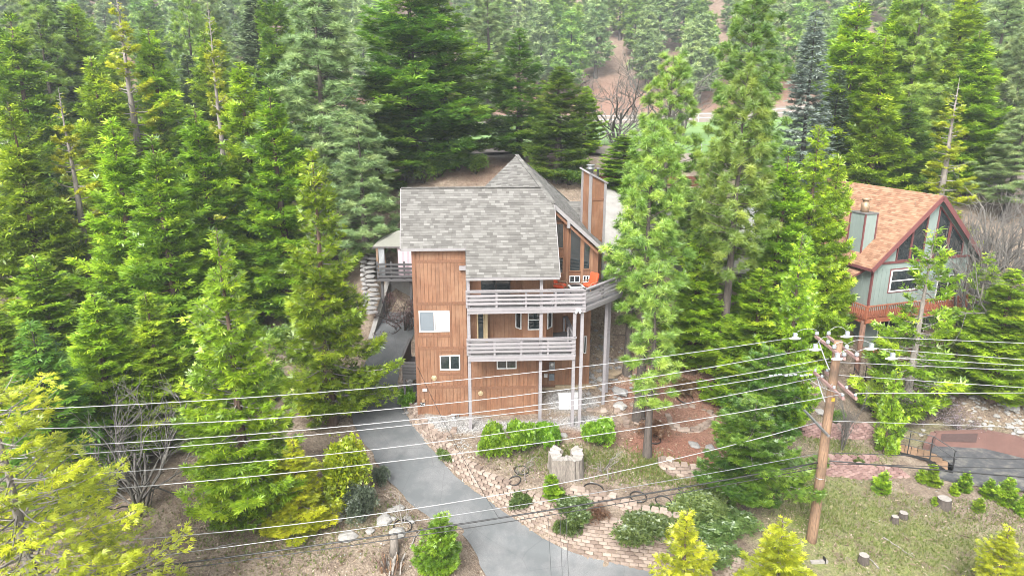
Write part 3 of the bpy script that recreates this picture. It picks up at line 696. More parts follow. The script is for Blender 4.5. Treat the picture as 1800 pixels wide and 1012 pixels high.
# ---------------------------------------------------------------- house building blocks
class Frame:
    """a building's own axes: x along its front, y towards its back"""
    def __init__(s, ox, oy, oz, deg):
        s.o = Vector((ox, oy, oz)); a = math.radians(deg); s.rz = a
        s.ex = Vector((math.cos(a), math.sin(a), 0)); s.ey = Vector((-math.sin(a), math.cos(a), 0))
    def hit(s, px, py, yl):
        """local (x, z) of the photo pixel on the upright plane y = yl"""
        v = (py-506)/FPX; d = Vector(((px-900)/FPX, _c-v*_s, -(_s+v*_c))); C0 = Vector((0, 0, CAM_H))
        t = (yl-(C0-s.o).dot(s.ey))/d.dot(s.ey); q = C0+d*t-s.o
        return q.dot(s.ex), q.z
    def p(s, px, py, yl):
        x, z = s.hit(px, py, yl); return Vector((x, yl, z))
    def world(s, p): p = Vector(p); return s.o+s.ex*p.x+s.ey*p.y+Vector((0, 0, p.z))

_bcache = {}
def piece(name, sx, sy, sz, mat, parent, loc, rot=(0, 0, 0), bev=0.0):
    """one board / block: a shared box mesh, its corner at the origin"""
    key = (name, round(sx, 3), round(sy, 3), round(sz, 3), mat.name)
    if key not in _bcache: _bcache[key] = MB().box(0, sx, 0, sy, 0, sz, r=0.5).mesh(name, mat)
    return link(name, _bcache[key], parent, loc, rot)
def siding(parent, x0, x1, y, z0, z1, mat, w=.21, th=.03, gap=.014):
    """upright boards on the plane y, proud towards -y, one object each"""
    n = max(1, round((x1-x0)/w)); ww = (x1-x0)/n
    for i in range(n):
        piece("siding_board", round(ww-gap, 3), th, round(z1-z0, 3), mat, parent, (x0+i*ww+gap/2, y-th, z0))
def window(parent, x0, x1, y, z0, z1, frame, glass, w=.06, split=1, proud=.05, horiz=0, pane_mats=None):
    m = MB(); m.box(x0, x1, y-proud, y, z0, z0+w, .5).box(x0, x1, y-proud, y, z1-w, z1, .5).box(x0, x0+w, y-proud, y, z0+w, z1-w, .5).box(x1-w, x1, y-proud, y, z0+w, z1-w, .5)
    for i in range(1, split): xm = x0+(x1-x0)*i/split; m.box(xm-w/2, xm+w/2, y-proud*.9, y, z0+w, z1-w, .5)
    if horiz: zm = (z0+z1)/2; m.box(x0+w, x1-w, y-proud*.85, y, zm-w*.4, zm+w*.4, .5)
    f = m.build("window", frame, parent)
    for i in range(split):
        a = x0+(x1-x0)*i/split+w*.8; b = x0+(x1-x0)*(i+1)/split-w*.8
        MB().box(a, b, y-.012, y+.01, z0+w*.8, z1-w*.8, .5).build("pane", (pane_mats or [glass]*split)[i], f)
    return f
def shingles(parent, pts, mat, exposure=.17, tab=(.16, .42), th=.014, seed=1, lift=.004, name="shingles"):
    """courses of overlapping shingles over a sloping polygon; pts are ordered, pts[0]-pts[1] is the eave"""
    g = random.Random(seed); P = [Vector(p) for p in pts]; n = Vector((0, 0, 0))
    for i in range(len(P)): n += (P[i]-P[0]).cross(P[(i+1) % len(P)]-P[0])
    n.normalize(); n = n if n.z > 0 else -n
    u = (P[1]-P[0]).normalized(); u = Vector((u.x, u.y, u.z)); v = n.cross(u)
    if v.z < 0: v = -v
    uv = [((p-P[0]).dot(u), (p-P[0]).dot(v)) for p in P]; vmin = min(q[1] for q in uv); vmax = max(q[1] for q in uv); m = MB(); b = vmin; k = 0
    while b < vmax-.03:
        t = min(b+exposure, vmax); mid = (b+t)/2; xs = []
        for i in range(len(uv)):
            (a0, b0), (a1, b1) = uv[i], uv[(i+1) % len(uv)]
            if (b0-mid)*(b1-mid) < 0: xs.append(a0+(a1-a0)*(mid-b0)/(b1-b0))
        xs.sort()
        for s0, s1 in zip(xs[0::2], xs[1::2]):
            x = s0-g.uniform(0, .2)
            while x < s1:
                w = g.uniform(*tab); l0, l1 = max(x, s0), min(x+w-.006, s1); x += w
                if l1-l0 < .03: continue
                o = P[0]+n*lift; hgt = th*g.uniform(.8, 1.7)
                c = [o+u*l0+v*(b-.012), o+u*l1+v*(b-.012), o+u*l1+v*t, o+u*l0+v*t]
                vs = c+[c[0]+n*hgt, c[1]+n*hgt, c[2]+n*.002, c[3]+n*.002]
                m._add(vs, [(4, 5, 6, 7), (0, 1, 5, 4), (1, 2, 6, 5), (3, 0, 4, 7)], g.random())
        b += exposure; k += 1
    return tag(m.build(name, mat, parent), kind="stuff")
def roof(parent, pts, th, soffit, shmat, seed=1, name="roof", **kw):
    r = MB().poly(pts, th, up=(0, 0, 1), r=.5).build(name, soffit, parent); shingles(r, pts, shmat, seed=seed, **kw); return r

MAT['siding'] = M_wood("cedar_siding", (0.265, 0.118, 0.056), dark=.62, grain=(10, 10, .8), var=.13, weather=(0.37, 0.205, 0.115))
MAT['siding_d'] = M_wood("dark_trim", (0.23, 0.10, 0.047), dark=.72, var=.08)  # a slightly darker brown than the siding, for trim and plain walls
MAT['greywood'] = M_wood("grey_painted_rail", (0.33, 0.308, 0.318), dark=.85, grain=(2, 8, 8), var=.07)
MAT['deckgrey'] = M_wood("grey_deck_boards", (0.30, 0.295, 0.30), dark=.75, grain=(8, 2, 8), var=.10)
MAT['greydark'] = M_wood("dark_grey_deck", (0.095, 0.09, 0.092), dark=.7, grain=(2, 8, 8), var=.15)
MAT['shingle'] = M_shingle("grey_shingles", [(0.05, (0.105, 0.099, 0.090)), (0.35, (0.155, 0.148, 0.136)), (0.7, (0.205, 0.198, 0.183)), (1.0, (0.28, 0.272, 0.255))])
MAT['shingle_t'] = M_shingle("tan_shingles", [(0.05, (0.25, 0.12, 0.065)), (0.35, (0.37, 0.195, 0.11)), (0.7, (0.45, 0.25, 0.15)), (1.0, (0.53, 0.32, 0.20))])
MAT['soffit'] = M_plain("soffit_paint", (0.16, 0.145, 0.14), .8)
MAT['fascia'] = M_plain("grey_fascia", (0.30, 0.285, 0.285), .7)
MAT['glass'] = M_glass("dark_window"); MAT['blind'] = M_plain("pale_blinds", (0.36, 0.375, 0.385), .5, var=.05); MAT['blind_g'] = M_plain("blue_grey_blinds", (0.22, 0.255, 0.285), .3, var=.05)  # the second blind colour is a darker blue-grey
k = NT("slatted_blinds"); wv = k.n("TexWave", bands_direction='Z', Scale=9.0); k.l(k.coord(), wv.inputs["Vector"]); k.col(k.ramp(wv.outputs["Fac"], [(.2, (.42, .44, .45)), (.7, (.62, .64, .65))])); k.rough(.6); MAT['blind'] = k.m
MAT['white'] = M_plain("white_paint", (0.72, 0.72, 0.71), .45, var=.05); MAT['metal'] = M_plain("galvanised_metal", (0.45, 0.46, 0.47), .4, .7)
MAT['black'] = M_plain("black_metal", (0.02, 0.02, 0.021), .5); MAT['orange'] = M_plain("orange_cushion", (0.72, 0.085, 0.016), .8, var=.1)
MAT['tanwood'] = M_wood("pale_wood", (0.36, 0.22, 0.13), grain=(3, 3, 3)); MAT['cream'] = M_plain("cream_wood", (0.55, 0.42, 0.24), .7)

# ---------------------------------------------------------------- the brown house
HF = Frame(-2.4, 36.0, 0.0, 3.0)
house = thing("cabin_house", "tall brown wooden house with grey shingle roofs and two grey balconies beside the driveway", "house", HF.o, HF.rz)
hit = HF.hit
DKF = -1.5                                   # front edge of the balconies
S_, Sd = MAT['siding'], MAT['siding_d']
xl = hit(730, 600, 0)[0]; xr = hit(821, 600, 0)[0]
def eave_z(y): return 8.8+.921*(y+1.75)
# left wing
w = MB().box(xl, xr, 0.0, 5.0, -.6, 9.9).build("wall", Sd, house)
belts = [hit(780, p, 0)[1] for p in (726, 679, 611, 533, 459)]+[eave_z(0)-.12]
zs = [-.35]+belts[1:]
for a, b in zip(zs[:-1], zs[1:]): siding(w, xl, xr, 0, a+.0, b-.0, S_)
for z in zs[1:-1]: piece("belt_board", round(xr-xl, 3), .05, .16, Sd, w, (xl, -.05, z-.08))
piece("corner_board", .17, .06, round(zs[-1]+.35, 3), Sd, w, (xl-.02, -.06, -.35))
for px, a, b in ((792, 3, 2), (767, 2, 1), (811, 2, 1)):
    x, _ = hit(px, 560, 0); piece("corner_board", .12, .045, round(zs[a]-zs[b]-.16, 3) if a > b else .1, Sd, w, (x-.06, -.045, zs[b]+.08))
x0, z1 = hit(736, 546, 0); x1, z0 = hit(791, 582, 0)
window(w.parent, x0, x1, -.032, z0, z1, MAT['white'], MAT['glass'], split=2, pane_mats=[MAT['blind_g'], MAT['blind']])
x0, z1 = hit(773, 624, 0); x1, z0 = hit(809, 649, 0)
window(house, x0, x1, -.032, z0, z1, MAT['white'], MAT['glass'], split=2)
for px0, px1, py in ((735, 793, 590), (770, 812, 656), (770, 812, 617)):
    a = hit(px0, py, 0)[0]; b, z = hit(px1, py, 0); piece("trim_board", round(b-a, 3), .05, .13, Sd, w, (a, -.051, z-.06))
# lower wall under the balconies
lx1 = hit(946, 690, .15)[0]
w2 = MB().box(xr-.02, lx1, .15, 5, -.6, 4.35).build("wall", Sd, house)
zmid = hit(900, 680, .15)[1]
siding(w2, xr, lx1, .15, -.4, zmid, S_); siding(w2, xr, lx1, .15, zmid, 4.3, S_)
piece("belt_board", round(lx1-xr, 3), .05, .15, Sd, w2, (xr, .10, zmid-.07)); piece("corner_board", .15, .055, 4.5, Sd, w2, (lx1-.15, .095, -.35))
for px in (869, 911): piece("corner_board", .11, .045, round(4.2-zmid, 3), Sd, w2, (hit(px, 650, .15)[0], .105, zmid+.07))
x0, z1 = hit(873, 630, .15); x1, z0 = hit(908, 647, .15); window(house, x0, x1, .115, z0, z1+.25, MAT['white'], MAT['glass'], split=2)
# recessed lower wall on the right
rx1 = hit(1036, 640, 2.4)[0]
w3 = MB().box(lx1-.3, rx1, 2.4, 8.5, -.3, 6.9).build("wall", Sd, house); siding(w3, lx1-.3, rx1, 2.4, .9, 6.85, S_)
fm = MB()
for i in range(5): a = lx1+i*.62; fm.box(a, a+.60, 2.25, 2.45, -.3, .75+.15*(i > 1), random.random())
fm.build("foundation", M_plain("sandstone_footing", (0.42, 0.33, 0.21), .9, var=.25, scale=4), house)
x0, z1 = hit(1026, 590, 2.4); x1, z0 = hit(1030, 620, 2.4); window(house, x0, x1, 2.37, z0, z1, MAT['white'], MAT['glass'], w=.04)
# meter boxes, vents and lamps on the walls
def wallbox(name, px0, py0, px1, py1, y, mat, d=.12, nm=None):
    x0, z1 = hit(px0, py0, y); x1, z0 = hit(px1, py1, y); return MB().box(x0, x1, y-d, y, z0, z1, .5).build(name, mat, house)
b = wallbox("electric_meter", 965, 635, 975, 649, 2.36, MAT['metal']); c = HF.p(970, 640, 2.22); MB().lathe([(.11, 0), (.11, .05), (.08, .09)], 12).build("dial", MAT['white'], b, loc=c, rot=(math.pi/2, 0, 0))
wallbox("cable_box", 956, 656, 962, 662, 2.36, MAT['white']); wallbox("cable_box", 965, 656, 974, 667, 2.36, MAT['blind_g']); wallbox("house_number_plate", 737.5, 706.5, 747.5, 713, -.03, MAT['black'], .02)
def vent(px, py, y, r=.13):
    p = HF.p(px, py, y); v = MB().torus((0, 0, 0), r, .03, 20, 6).lathe([(r, -.02), (r, .01), (r*.3, .05)], 16).build("round_vent", MAT['cream'], house, True, loc=p, rot=(math.pi/2, 0, 0)); return v
vent(763, 664, -.05); vent(845, 691, .10, .12)
wallbox("bell_box", 765-22, 684-1, 751, 687, -.03, MAT['white'], .07); wallbox("porch_lamp", 742, 701, 747, 705.5, -.03, MAT['tanwood'], .12)
for j, ch in enumerate("7H"):                       # small white figures on the dark plate
    fc = bpy.data.curves.new("figure", 'FONT'); fc.body = ch; fc.size = .19; fc.extrude = .006; me_ = bpy.data.objects.new("figure_tmp", fc); COL.objects.link(me_)
    dg = bpy.context.evaluated_depsgraph_get(); mm = bpy.data.meshes.new_from_object(me_.evaluated_get(dg)); bpy.data.objects.remove(me_); mm.materials.append(MAT['white'])
    p = HF.p(738.6+j*4.2, 712, -.06); link("house_number", mm, house, p, (math.pi/2, 0, 0))
# gas meter at the foot of the wall
gm = MB(); c = HF.p(800, 738, -.12); gm.box(c.x-.16, c.x+.02, -.25, -.05, c.z+.02, c.z+.3).tube([(c.x-.2, -.15, c.z+.38), (c.x+.2, -.15, c.z+.38)], .025, 6).tube([(c.x+.2, -.15, -.05), (c.x+.2, -.15, c.z+.38)], .025, 6)
gmo = gm.build("gas_meter", MAT['metal'], house); MB().lathe([(.12, -.07), (.15, -.03), (.15, .03), (.12, .07)], 14).build("dial", MAT['metal'], gmo, True, loc=(c.x-.07, -.3, c.z+.2), rot=(math.pi/2, 0, 0))

# upper storeys behind the balconies
YB = 1.0
DK2, DK1 = hit(830, 541, DKF)[1], hit(830, 625, DKF)[1]           # floor heights
bx1 = hit(972, 560, YB)[0]
w4 = MB().box(xr, bx1, YB, 3.2, 4.3, 10.6).build("wall", Sd, house)
siding(w4, xr, bx1, YB, DK1, DK2-.22, S_); siding(w4, xr, bx1, YB, DK2, 9.9, S_)
# doors
x0, z1 = hit(845, 487, YB-.03); x1, z0 = hit(897, 520, YB-.03); sd = window(house, x0, x1, YB-.032, DK2+.03, DK2+2.15, MAT['black'], MAT['glass'], split=2, w=.05); sd.name = "sliding_door"
x0 = hit(838, 560, YB)[0]; x1 = hit(852, 560, YB)[0]
d = window(house, x0, x1, YB-.032, DK1+.03, DK1+2.1, MAT['cream'], MAT['glass'], w=.08); d.name = "door"
MB().box(x1+.02, x1+.16, YB-.5, YB-.04, DK1+.05, DK1+2.05).build("open_door", MAT['cream'], house)
# bay windows on both storeys
ba, bb = hit(905, 560, YB)[0], bx1-.02
def bay(z0, z1, wz0, wz1, fr):
    q = [(ba, YB-.02), (ba+.42, YB-.55), (bb-.42, YB-.55), (bb, YB-.02)]
    m = MB(); n = 4; vs = [(x, y, z0) for x, y in q]+[(x, y, z1) for x, y in q]
    m._add(vs, [(0, 1, 5, 4), (1, 2, 6, 5), (2, 3, 7, 6), (0, 3, 2, 1), (4, 5, 6, 7), (3, 0, 4, 7)], .5); bo = m.build("bay_window", S_, house)
    for i in range(3):
        A = Vector((*q[i], 0)); B = Vector((*q[i+1], 0)); L = (B-A).length; a = math.atan2(B.y-A.y, B.x-A.x); mg = .10 if i != 1 else .28
        f = window(bo, mg, L-mg, -.003, wz0, wz1, fr, MAT['glass'], w=.05, horiz=(i == 1)); f.location = A; f.rotation_euler = (0, 0, a)
bay(DK1+.1, DK2-.24, DK1+.75, DK1+1.95, MAT['white']); bay(DK2+.02, 9.75, DK2+.95, DK2+1.95, MAT['black'])

# ---- balconies
def railing(parent, A, B, z, mat=MAT['greywood'], h=.95, rails=4, posts=2, pw=.11, cap=True):
    """horizontal boards between two corners, one object each"""
    A, B = Vector((A[0], A[1], 0)), Vector((B[0], B[1], 0)); d = (B-A); L = d.length; a = math.atan2(d.y, d.x)
    for i in range(rails):
        zz = z+.16+i*(h-.30)/(rails-1) if rails > 1 else z+h-.15
        piece("rail", round(L+.06, 3), .045, .12, mat, parent, Vector((A.x, A.y, zz))-Vector((math.cos(a), math.sin(a), 0))*.03-Vector((-math.sin(a), math.cos(a), 0))*.05, (0, 0, a))
    if cap: piece("cap_rail", round(L+.10, 3), .19, .05, mat, parent, Vector((A.x, A.y, z+h-.05))-Vector((math.cos(a), math.sin(a), 0))*.05-Vector((-math.sin(a), math.cos(a), 0))*.10, (0, 0, a))
    for i in range(posts+1):
        p = A+d*(i/posts); piece("post", pw, pw, round(h-.06, 3), mat, parent, (p.x-pw/2, p.y+.002, z), (0, 0, a))
def rim(parent, A, B, z, mat=MAT['greywood'], hh=.30):
    A, B = Vector((A[0], A[1], 0)), Vector((B[0], B[1], 0)); d = (B-A); a = math.atan2(d.y, d.x)
    for i, (h0, out) in enumerate(((.0, .03), (.15, 0.0))): piece("rim_board", round(d.length+.04, 3), .05, .145, mat, parent, Vector((A.x, A.y, z-.03-.15*(i+1)))-Vector((-math.sin(a), math.cos(a), 0))*(.05+out), (0, 0, a))
c2 = hit(1028, 541, DKF)[0]; s2 = HF.p(1090, 497, .0)
v = (506-506)/FPX
# right-hand corner of the upper balcony: where its floor line leaves the picture behind the pine
q = at_height(1092, 512, DK2); ql = ((q-HF.o).dot(HF.ex), (q-HF.o).dot(HF.ey))
deck2 = MB().poly([(xr+.05, DKF, DK2-.045), (c2, DKF, DK2-.045), (ql[0], ql[1], DK2-.045), (ql[0]+.4, 8.2, DK2-.045), (c2-1.2, 8.2, DK2-.045), (c2-1.2, 2.3, DK2-.045), (xr+.05, YB, DK2-.045)], .16, up=(0, 0, 1)).build("upper_balcony", MAT['deckgrey'], house)
n = 22
for i in range(n):                                              # floor boards of the front strip
    yy = DKF+i*(YB+.2-DKF)/n; piece("floor_board", round(c2-xr-.1, 3), round((YB+.2-DKF)/n-.01, 3), .035, MAT['deckgrey'], deck2, (xr+.08, yy, DK2-.04))
n = 24
for i in range(n):                                              # boards of the side wing run towards the back
    t0 = i/n; xx = c2-1.1+(ql[0]-c2+1.2)*t0; y0 = max(YB+.25, DKF+.1+(xx-c2)*(ql[1]-DKF)/(ql[0]-c2)) if xx > c2 else YB+.25
    piece("floor_board", round((ql[0]-c2+1.2)/n-.012, 3), round(8.0-y0, 2), .035, MAT['deckgrey'], deck2, (xx, y0, DK2-.04))
railing(deck2, (xr+.05, DKF), (c2, DKF), DK2, posts=4); railing(deck2, (c2, DKF), ql, DK2, posts=2); railing(deck2, ql, (ql[0]+.4, 6.0), DK2, posts=3)
rim(deck2, (xr+.05, DKF), (c2, DKF), DK2); rim(deck2, (c2, DKF), ql, DK2); rim(deck2, ql, (ql[0]+.4, 6.0), DK2)
c1 = hit(1010, 620, DKF)[0]
deck1 = MB().poly([(xr+.05, DKF, DK1-.045), (c1, DKF, DK1-.045), (c1, 2.3, DK1-.045), (xr+.05, YB, DK1-.045)], .16, up=(0, 0, 1)).build("lower_balcony", MAT['deckgrey'], house)
for i in range(22):
    yy = DKF+i*2.7/22; piece("floor_board", round(c1-xr-.1, 3), .112, .035, MAT['deckgrey'], deck1, (xr+.08, yy, DK1-.04))
railing(deck1, (xr+.05, DKF), (c1, DKF), DK1, posts=4); railing(deck1, (c1, DKF), (c1, 2.2), DK1, posts=2)
rim(deck1, (xr+.05, DKF), (c1, DKF), DK1); rim(deck1, (c1, DKF), (c1, 2.2), DK1)
def tall_post(px, py, y, z0, z1, pw=.17):
    x, _ = hit(px, py, y); m = MB().box(x-pw/2, x+pw/2, y-pw/2, y+pw/2, z0, z1, .5); return m.build("support_post", MAT['greywood'], house)
for px, py, y, z0, z1 in ((824.5, 600, DKF+.16, -.5, 8.9), (950.5, 600, DKF+.16, -.5, 8.9), (1009, 600, DKF+.12, -.5, DK2-.2), (1021, 640, DKF+.16, -.6, DK2-.2), (1063, 620, .9, -.4, DK2-.2), (1069, 600, 2.0, .2, DK2-.2)): tall_post(px, py, y, z0, z1)
x, z = hit(1016, 545, DKF-.06)
MB().lathe([(.05, 0), (.09, .14)], 10, (x-.1, DKF-.18, z-.15)).lathe([(.05, 0), (.09, .14)], 10, (x+.1, DKF-.18, z-.15)).box(x-.12, x+.12, DKF-.16, DKF-.06, z, z+.08).build("floodlight", MAT['white'], house)
piece("beam_end", .55, .16, .22, MAT['greywood'], house, (hit(807, 473, -.2)[0], -.24, hit(807, 475, -.2)[1]))

# ---- roofs
RY0, RY1, RYR = -1.75, -.35, 2.7
def on_f1(px, py, y): return Vector((hit(px, py, y)[0], y, eave_z(y)))
A1 = on_f1(704, 432, RY1); A2 = on_f1(818, 432, RY1); A3 = on_f1(819, 488, RY0); A4 = on_f1(984, 488, RY0); Sp = on_f1(974, 361, 1.78); RE = on_f1(950, 331, RYR); RL = on_f1(705, 330, RYR)
A3.x = A2.x = (A2.x+A3.x)/2
f1 = MB().poly([A3, A4, Sp, RE, RL, A1, A2], .14, up=(0, 0, 1)).build("roof", MAT['soffit'], house)
shingles(f1, [A3, A4, Sp, RE, RL, A1, A2], MAT['shingle'], seed=3)
back = [RL, RE, Vector((RE.x, RYR+3.2, RE.z-2.6)), Vector((RL.x, RYR+3.2, RE.z-2.6))]
MB().poly([back[3], back[2], RE-Vector((0, -.01, .02)), RL-Vector((0, -.01, .02))], .12, up=(0, 0, 1)).build("roof", MAT['shingle'], house)
rc = MB(); L = RE.x-RL.x; nn = int(L/.3)
for i in range(nn): rc.box(RL.x+i*L/nn, RL.x+(i+1)*L/nn-.01, RYR-.13, RYR+.13, RE.z+.0, RE.z+.035)
tag(rc.build("ridge_caps", MAT['shingle'], f1), kind="stuff")
def edge_board(a, b, parent, mat, h=.22, th=.04, dz=-.09):
    a, b = Vector(a), Vector(b); return MB().beam(a+Vector((0, 0, dz)), b+Vector((0, 0, dz)), th, h, r=.5).build("fascia", mat, parent)
for a, b in ((A3, A4), (A1, A2)): edge_board(a+Vector((0, -.03, 0)), b+Vector((0, -.03, 0)), f1, MAT['fascia'], .14, dz=-.085)
edge_board(A4+Vector((.025, 0, 0)), Sp+Vector((.025, 0, 0)), f1, MAT['fascia'], .16, dz=-.08); edge_board(A1-Vector((.025, 0, 0)), RL-Vector((.025, 0, 0)), f1, MAT['fascia'], .16, dz=-.08)
AP = HF.p(908, 273, 7.0); E1 = HF.p(1061, 439, 1.78); E2 = Vector((E1.x+.75, 8.2, E1.z+.15)); LL = HF.p(830, 350, 3.3); BK = Vector((AP.x-1.5, 11.0, 10.0)); BL = Vector((LL.x-1.5, 9.5, LL.z-2.6))
rr_ = MB().poly([Sp+Vector((0, 0, .02)), E1, E2, AP], .16, up=(1, 0, 1)).build("roof", MAT['soffit'], house)
shingles(rr_, [E1, E2, AP, Sp+Vector((0, 0, .02))], MAT['shingle'], seed=5)
f2 = MB().poly([LL, Sp+Vector((0, 0, .03)), AP], .14, up=(0, -1, 1)).build("roof", MAT['soffit'], house); shingles(f2, [LL, Sp+Vector((0, 0, .03)), AP], MAT['shingle'], seed=6)
MB().poly([BL, LL, AP], .12, up=(-1, 0, 1)).build("roof", MAT['shingle'], house); MB().poly([BL, AP, E2], .12, up=(0, 1, 1)).build("roof", MAT['shingle'], house)
hc = MB()
for t in np.linspace(0, 1, 26)[:-1]:
    for (P0, P1) in ((Sp, AP), (AP, E2)): hc.beam(P0.lerp(P1, t)+Vector((0, 0, .05)), P0.lerp(P1, min(1, t+.042))+Vector((0, 0, .05)), .24, .03)
tag(hc.build("hip_caps", MAT['shingle'], f2), kind="stuff")
edge_board(Sp+Vector((0, -.03, .0)), E1+Vector((.1, -.03, -.06)), rr_, MAT['fascia'], .20, dz=-.10); edge_board(Sp+Vector((0, .02, -.2)), E1+Vector((-.3, .02, .0)), rr_, MAT['siding_d'], .12, dz=-.20)
bm = HF.p(1000, 395, 1.72); piece("beam_end", .16, .45, .42, MAT['fascia'], house, (bm.x-.08, 1.72, bm.z-.2))
# small rear roof and the chimney
g1, g2, g3, g4 = HF.p(1004, 404, 5.0), HF.p(1034, 404, 5.0), HF.p(1031, 354, 6.6), HF.p(990, 354, 6.6)
roof(house, [g1, g2, g3, g4], .14, MAT['soffit'], MAT['shingle'], seed=8)
chx, chz = hit(1041, 420, 3.9)
ch = MB(); W_ = .48
def chim_top(x, y): return hit(1037, 309, 3.9)[1]-.50*x+.18*y
q4 = [(-W_, -W_), (W_, -W_), (W_, W_), (-W_, W_)]
ch._add([(x, y, 7.2) for x, y in q4]+[(x, y, chim_top(x, y)) for x, y in q4], [(0, 1, 5, 4), (1, 2, 6, 5), (2, 3, 7, 6), (3, 0, 4, 7), (4, 5, 6, 7)], .5)
co_ = ch.build("chimney", S_, house, loc=(chx, 3.9, 0), rot=(0, 0, math.radians(19)))
for x, y in q4[:3]+q4[3:]: MB().box(x-.07, x+.07, y-.07, y+.07, 7.2, chim_top(x, y)-.02, .5).build("corner_board", MAT['fascia'], co_)
MB().box(-W_-.03, W_+.03, -W_-.035, -W_, 12.0, 12.12, .5).box(-W_-.03, W_+.03, -W_-.03, -W_, 9.6, 9.7, .5).build("belt_board", Sd, co_)
k = .62; capz = [(x*1.3, y*1.3, chim_top(x*1.3, y*1.3)+.06) for x, y in q4]; MB().poly(capz, .09, up=(0, 0, 1), r=.5).build("cap", MAT['fascia'], co_)
z = chim_top(-.2, .1); MB().lathe([(.17, z), (.17, z+.28), (.24, z+.28), (.24, z+.33), (.17, z+.34), (.17, z+.46), (.25, z+.47), (.25, z+.52)], 16, (-.2, .1, 0)).build("flue", MAT['metal'], co_, True)
z = chim_top(.35, .2); MB().lathe([(.07, z), (.07, z+.5), (.1, z+.5), (.1, z+.56)], 12, (.35, .2, 0)).build("flue", MAT['metal'], co_, True)
# ---- glazed gable of the living room
GY_ = 2.25
gx0, gx1 = hit(974, 450, GY_)[0], hit(1052, 450, GY_)[0]
def rake(x): return Sp.z+(E1.z-Sp.z)*(x-Sp.x)/(E1.x-Sp.x)-.28
gw = MB(); gw.poly([(gx0-.3, GY_, DK2), (gx1, GY_, DK2), (gx1, GY_, rake(gx1)), (gx0-.3, GY_, rake(gx0-.3))], .2, up=(0, -1, 0)).build("wall", Sd, house)
def pane_poly(pts, parent=house):
    fr = MB()
    for a, b in zip(pts, pts[1:]+pts[:1]): fr.beam(Vector((a[0], GY_-.035, a[1])), Vector((b[0], GY_-.035, b[1])), .06, .07, up=(0, 1, 0), r=.5)
    f = fr.build("window", S_, parent); MB().poly([(a, GY_-.02, b) for a, b in pts], .015, up=(0, -1, 0), r=.5).build("pane", MAT['glass'], f)
def XZ(px, py): return hit(px, py, GY_)
a0, a1 = XZ(975, 400)[0], XZ(991, 400)[0]; zt = XZ(983, 388)[1]
pane_poly([(a0, zt), (a1, zt), (a1, min(rake(a1)-.1, XZ(983, 372)[1]+2)), (a0, rake(a0)-.1)])
pane_poly([(a0, XZ(983, 436)[1]), (a1, XZ(983, 436)[1]), (a1, XZ(983, 392)[1]), (a0, XZ(983, 392)[1])])
pane_poly([(a0, XZ(983, 480)[1]), (a1, XZ(983, 480)[1]), (a1, XZ(983, 452)[1]), (a0, XZ(983, 452)[1])])
b0, b1 = XZ(1001.5, 450)[0], XZ(1020.5, 450)[0]; zb = XZ(1010, 476)[1]; pane_poly([(b0, zb), (b1, zb), (b1, rake(b1)-.14), (b0, rake(b0)-.14)])
b2, b3 = XZ(1025.5, 450)[0], XZ(1037, 450)[0]; zb2 = XZ(1030, 473)[1]; pane_poly([(b2, zb2), (b3, zb2), (b3, rake(b3)-.14), (b2, rake(b2)-.14)])
for u0, u1 in ((b0, b1), (b2, b3)): window(house, u0, u1, GY_-.01, DK2+.30, DK2+.72, MAT['white'], MAT['glass'], split=2, w=.05)
for px in (996.5, 1023, 1040): x = XZ(px, 450)[0]; piece("corner_board", .13, .07, round(rake(x)-DK2-.05, 2), S_, house, (x-.06, GY_-.07, DK2))
# main body of the house below the big roofs
MB().poly([(gx1-.1, GY_+.1, DK2-.5), (gx1-.1, 8.0, DK2-.5), (gx1-.1, 8.0, rake(gx1)-.05), (gx1-.1, GY_+.1, rake(gx1))], .2, up=(1, 0, 0)).build("wall", MAT['siding_d'], house)
MB().box(xl+.3, gx1-.4, 5.0, 8.0, -.3, 9.3).build("wall", MAT['siding_d'], house)

# ---- things on the upper balcony
def armchair(px, py, y, rz, label):
    p = HF.p(px, py, y); w0 = HF.world((p.x, y, DK2)); t = thing("armchair", label, "armchair", w0, rz, "orange armchairs on the balcony")
    def cush(name, c, sz, rot=(0, 0, 0)):
        bm_ = MB(); X, Y, Z = sz
        for i in range(1): bm_.box(-X, X, -Y, Y, -Z, Z, .5)
        o = bm_.build(name, MAT['orange'], t, True, c, rot); b = o.modifiers.new("b", 'BEVEL'); b.width = min(sz)*.9; b.segments = 4; return o
    cush("seat", (0, 0, .42), (.31, .33, .10)); cush("backrest", (0, .34, .74), (.31, .09, .33), (-.28, 0, 0))
    for s in (-1, 1):
        MB().tube([(s*.36, -.34, .02), (s*.36, -.36, .5), (s*.37, -.25, .6), (s*.37, .25, .6), (s*.36, .42, .5), (s*.36, .48, .02)], .028, 6).build("arm_frame", MAT['tanwood'], t, True)
    MB().box(-.34, .34, -.3, .34, .27, .31, .5).build("seat_frame", MAT['tanwood'], t); return t
armchair(984, 505, 1.15, math.radians(70), "orange cushioned armchair on the balcony nearer the big roof")
armchair(1037, 500, 1.3, math.radians(-48), "orange cushioned armchair with high back by the angled balcony rail")
p = HF.p(1012, 510, 1.15); t = thing("coffee_table", "small low dark table with white top between the two orange armchairs", "table", HF.world((p.x, 1.15, DK2)), .2)
MB().box(-.42, .42, -.32, .32, .36, .41, .5).build("table_top", MAT['white'], t); MB().box(-.3, .3, -.2, .2, .411, .43, .5).build("tray", MAT['black'], t)
for sx in (-1, 1):
    for sy in (-1, 1): MB().box(sx*.38-.025, sx*.38+.025, sy*.28-.025, sy*.28+.025, 0, .36, .5).build("leg", MAT['black'], t)
g = np.random.default_rng(4); V = []; F = []
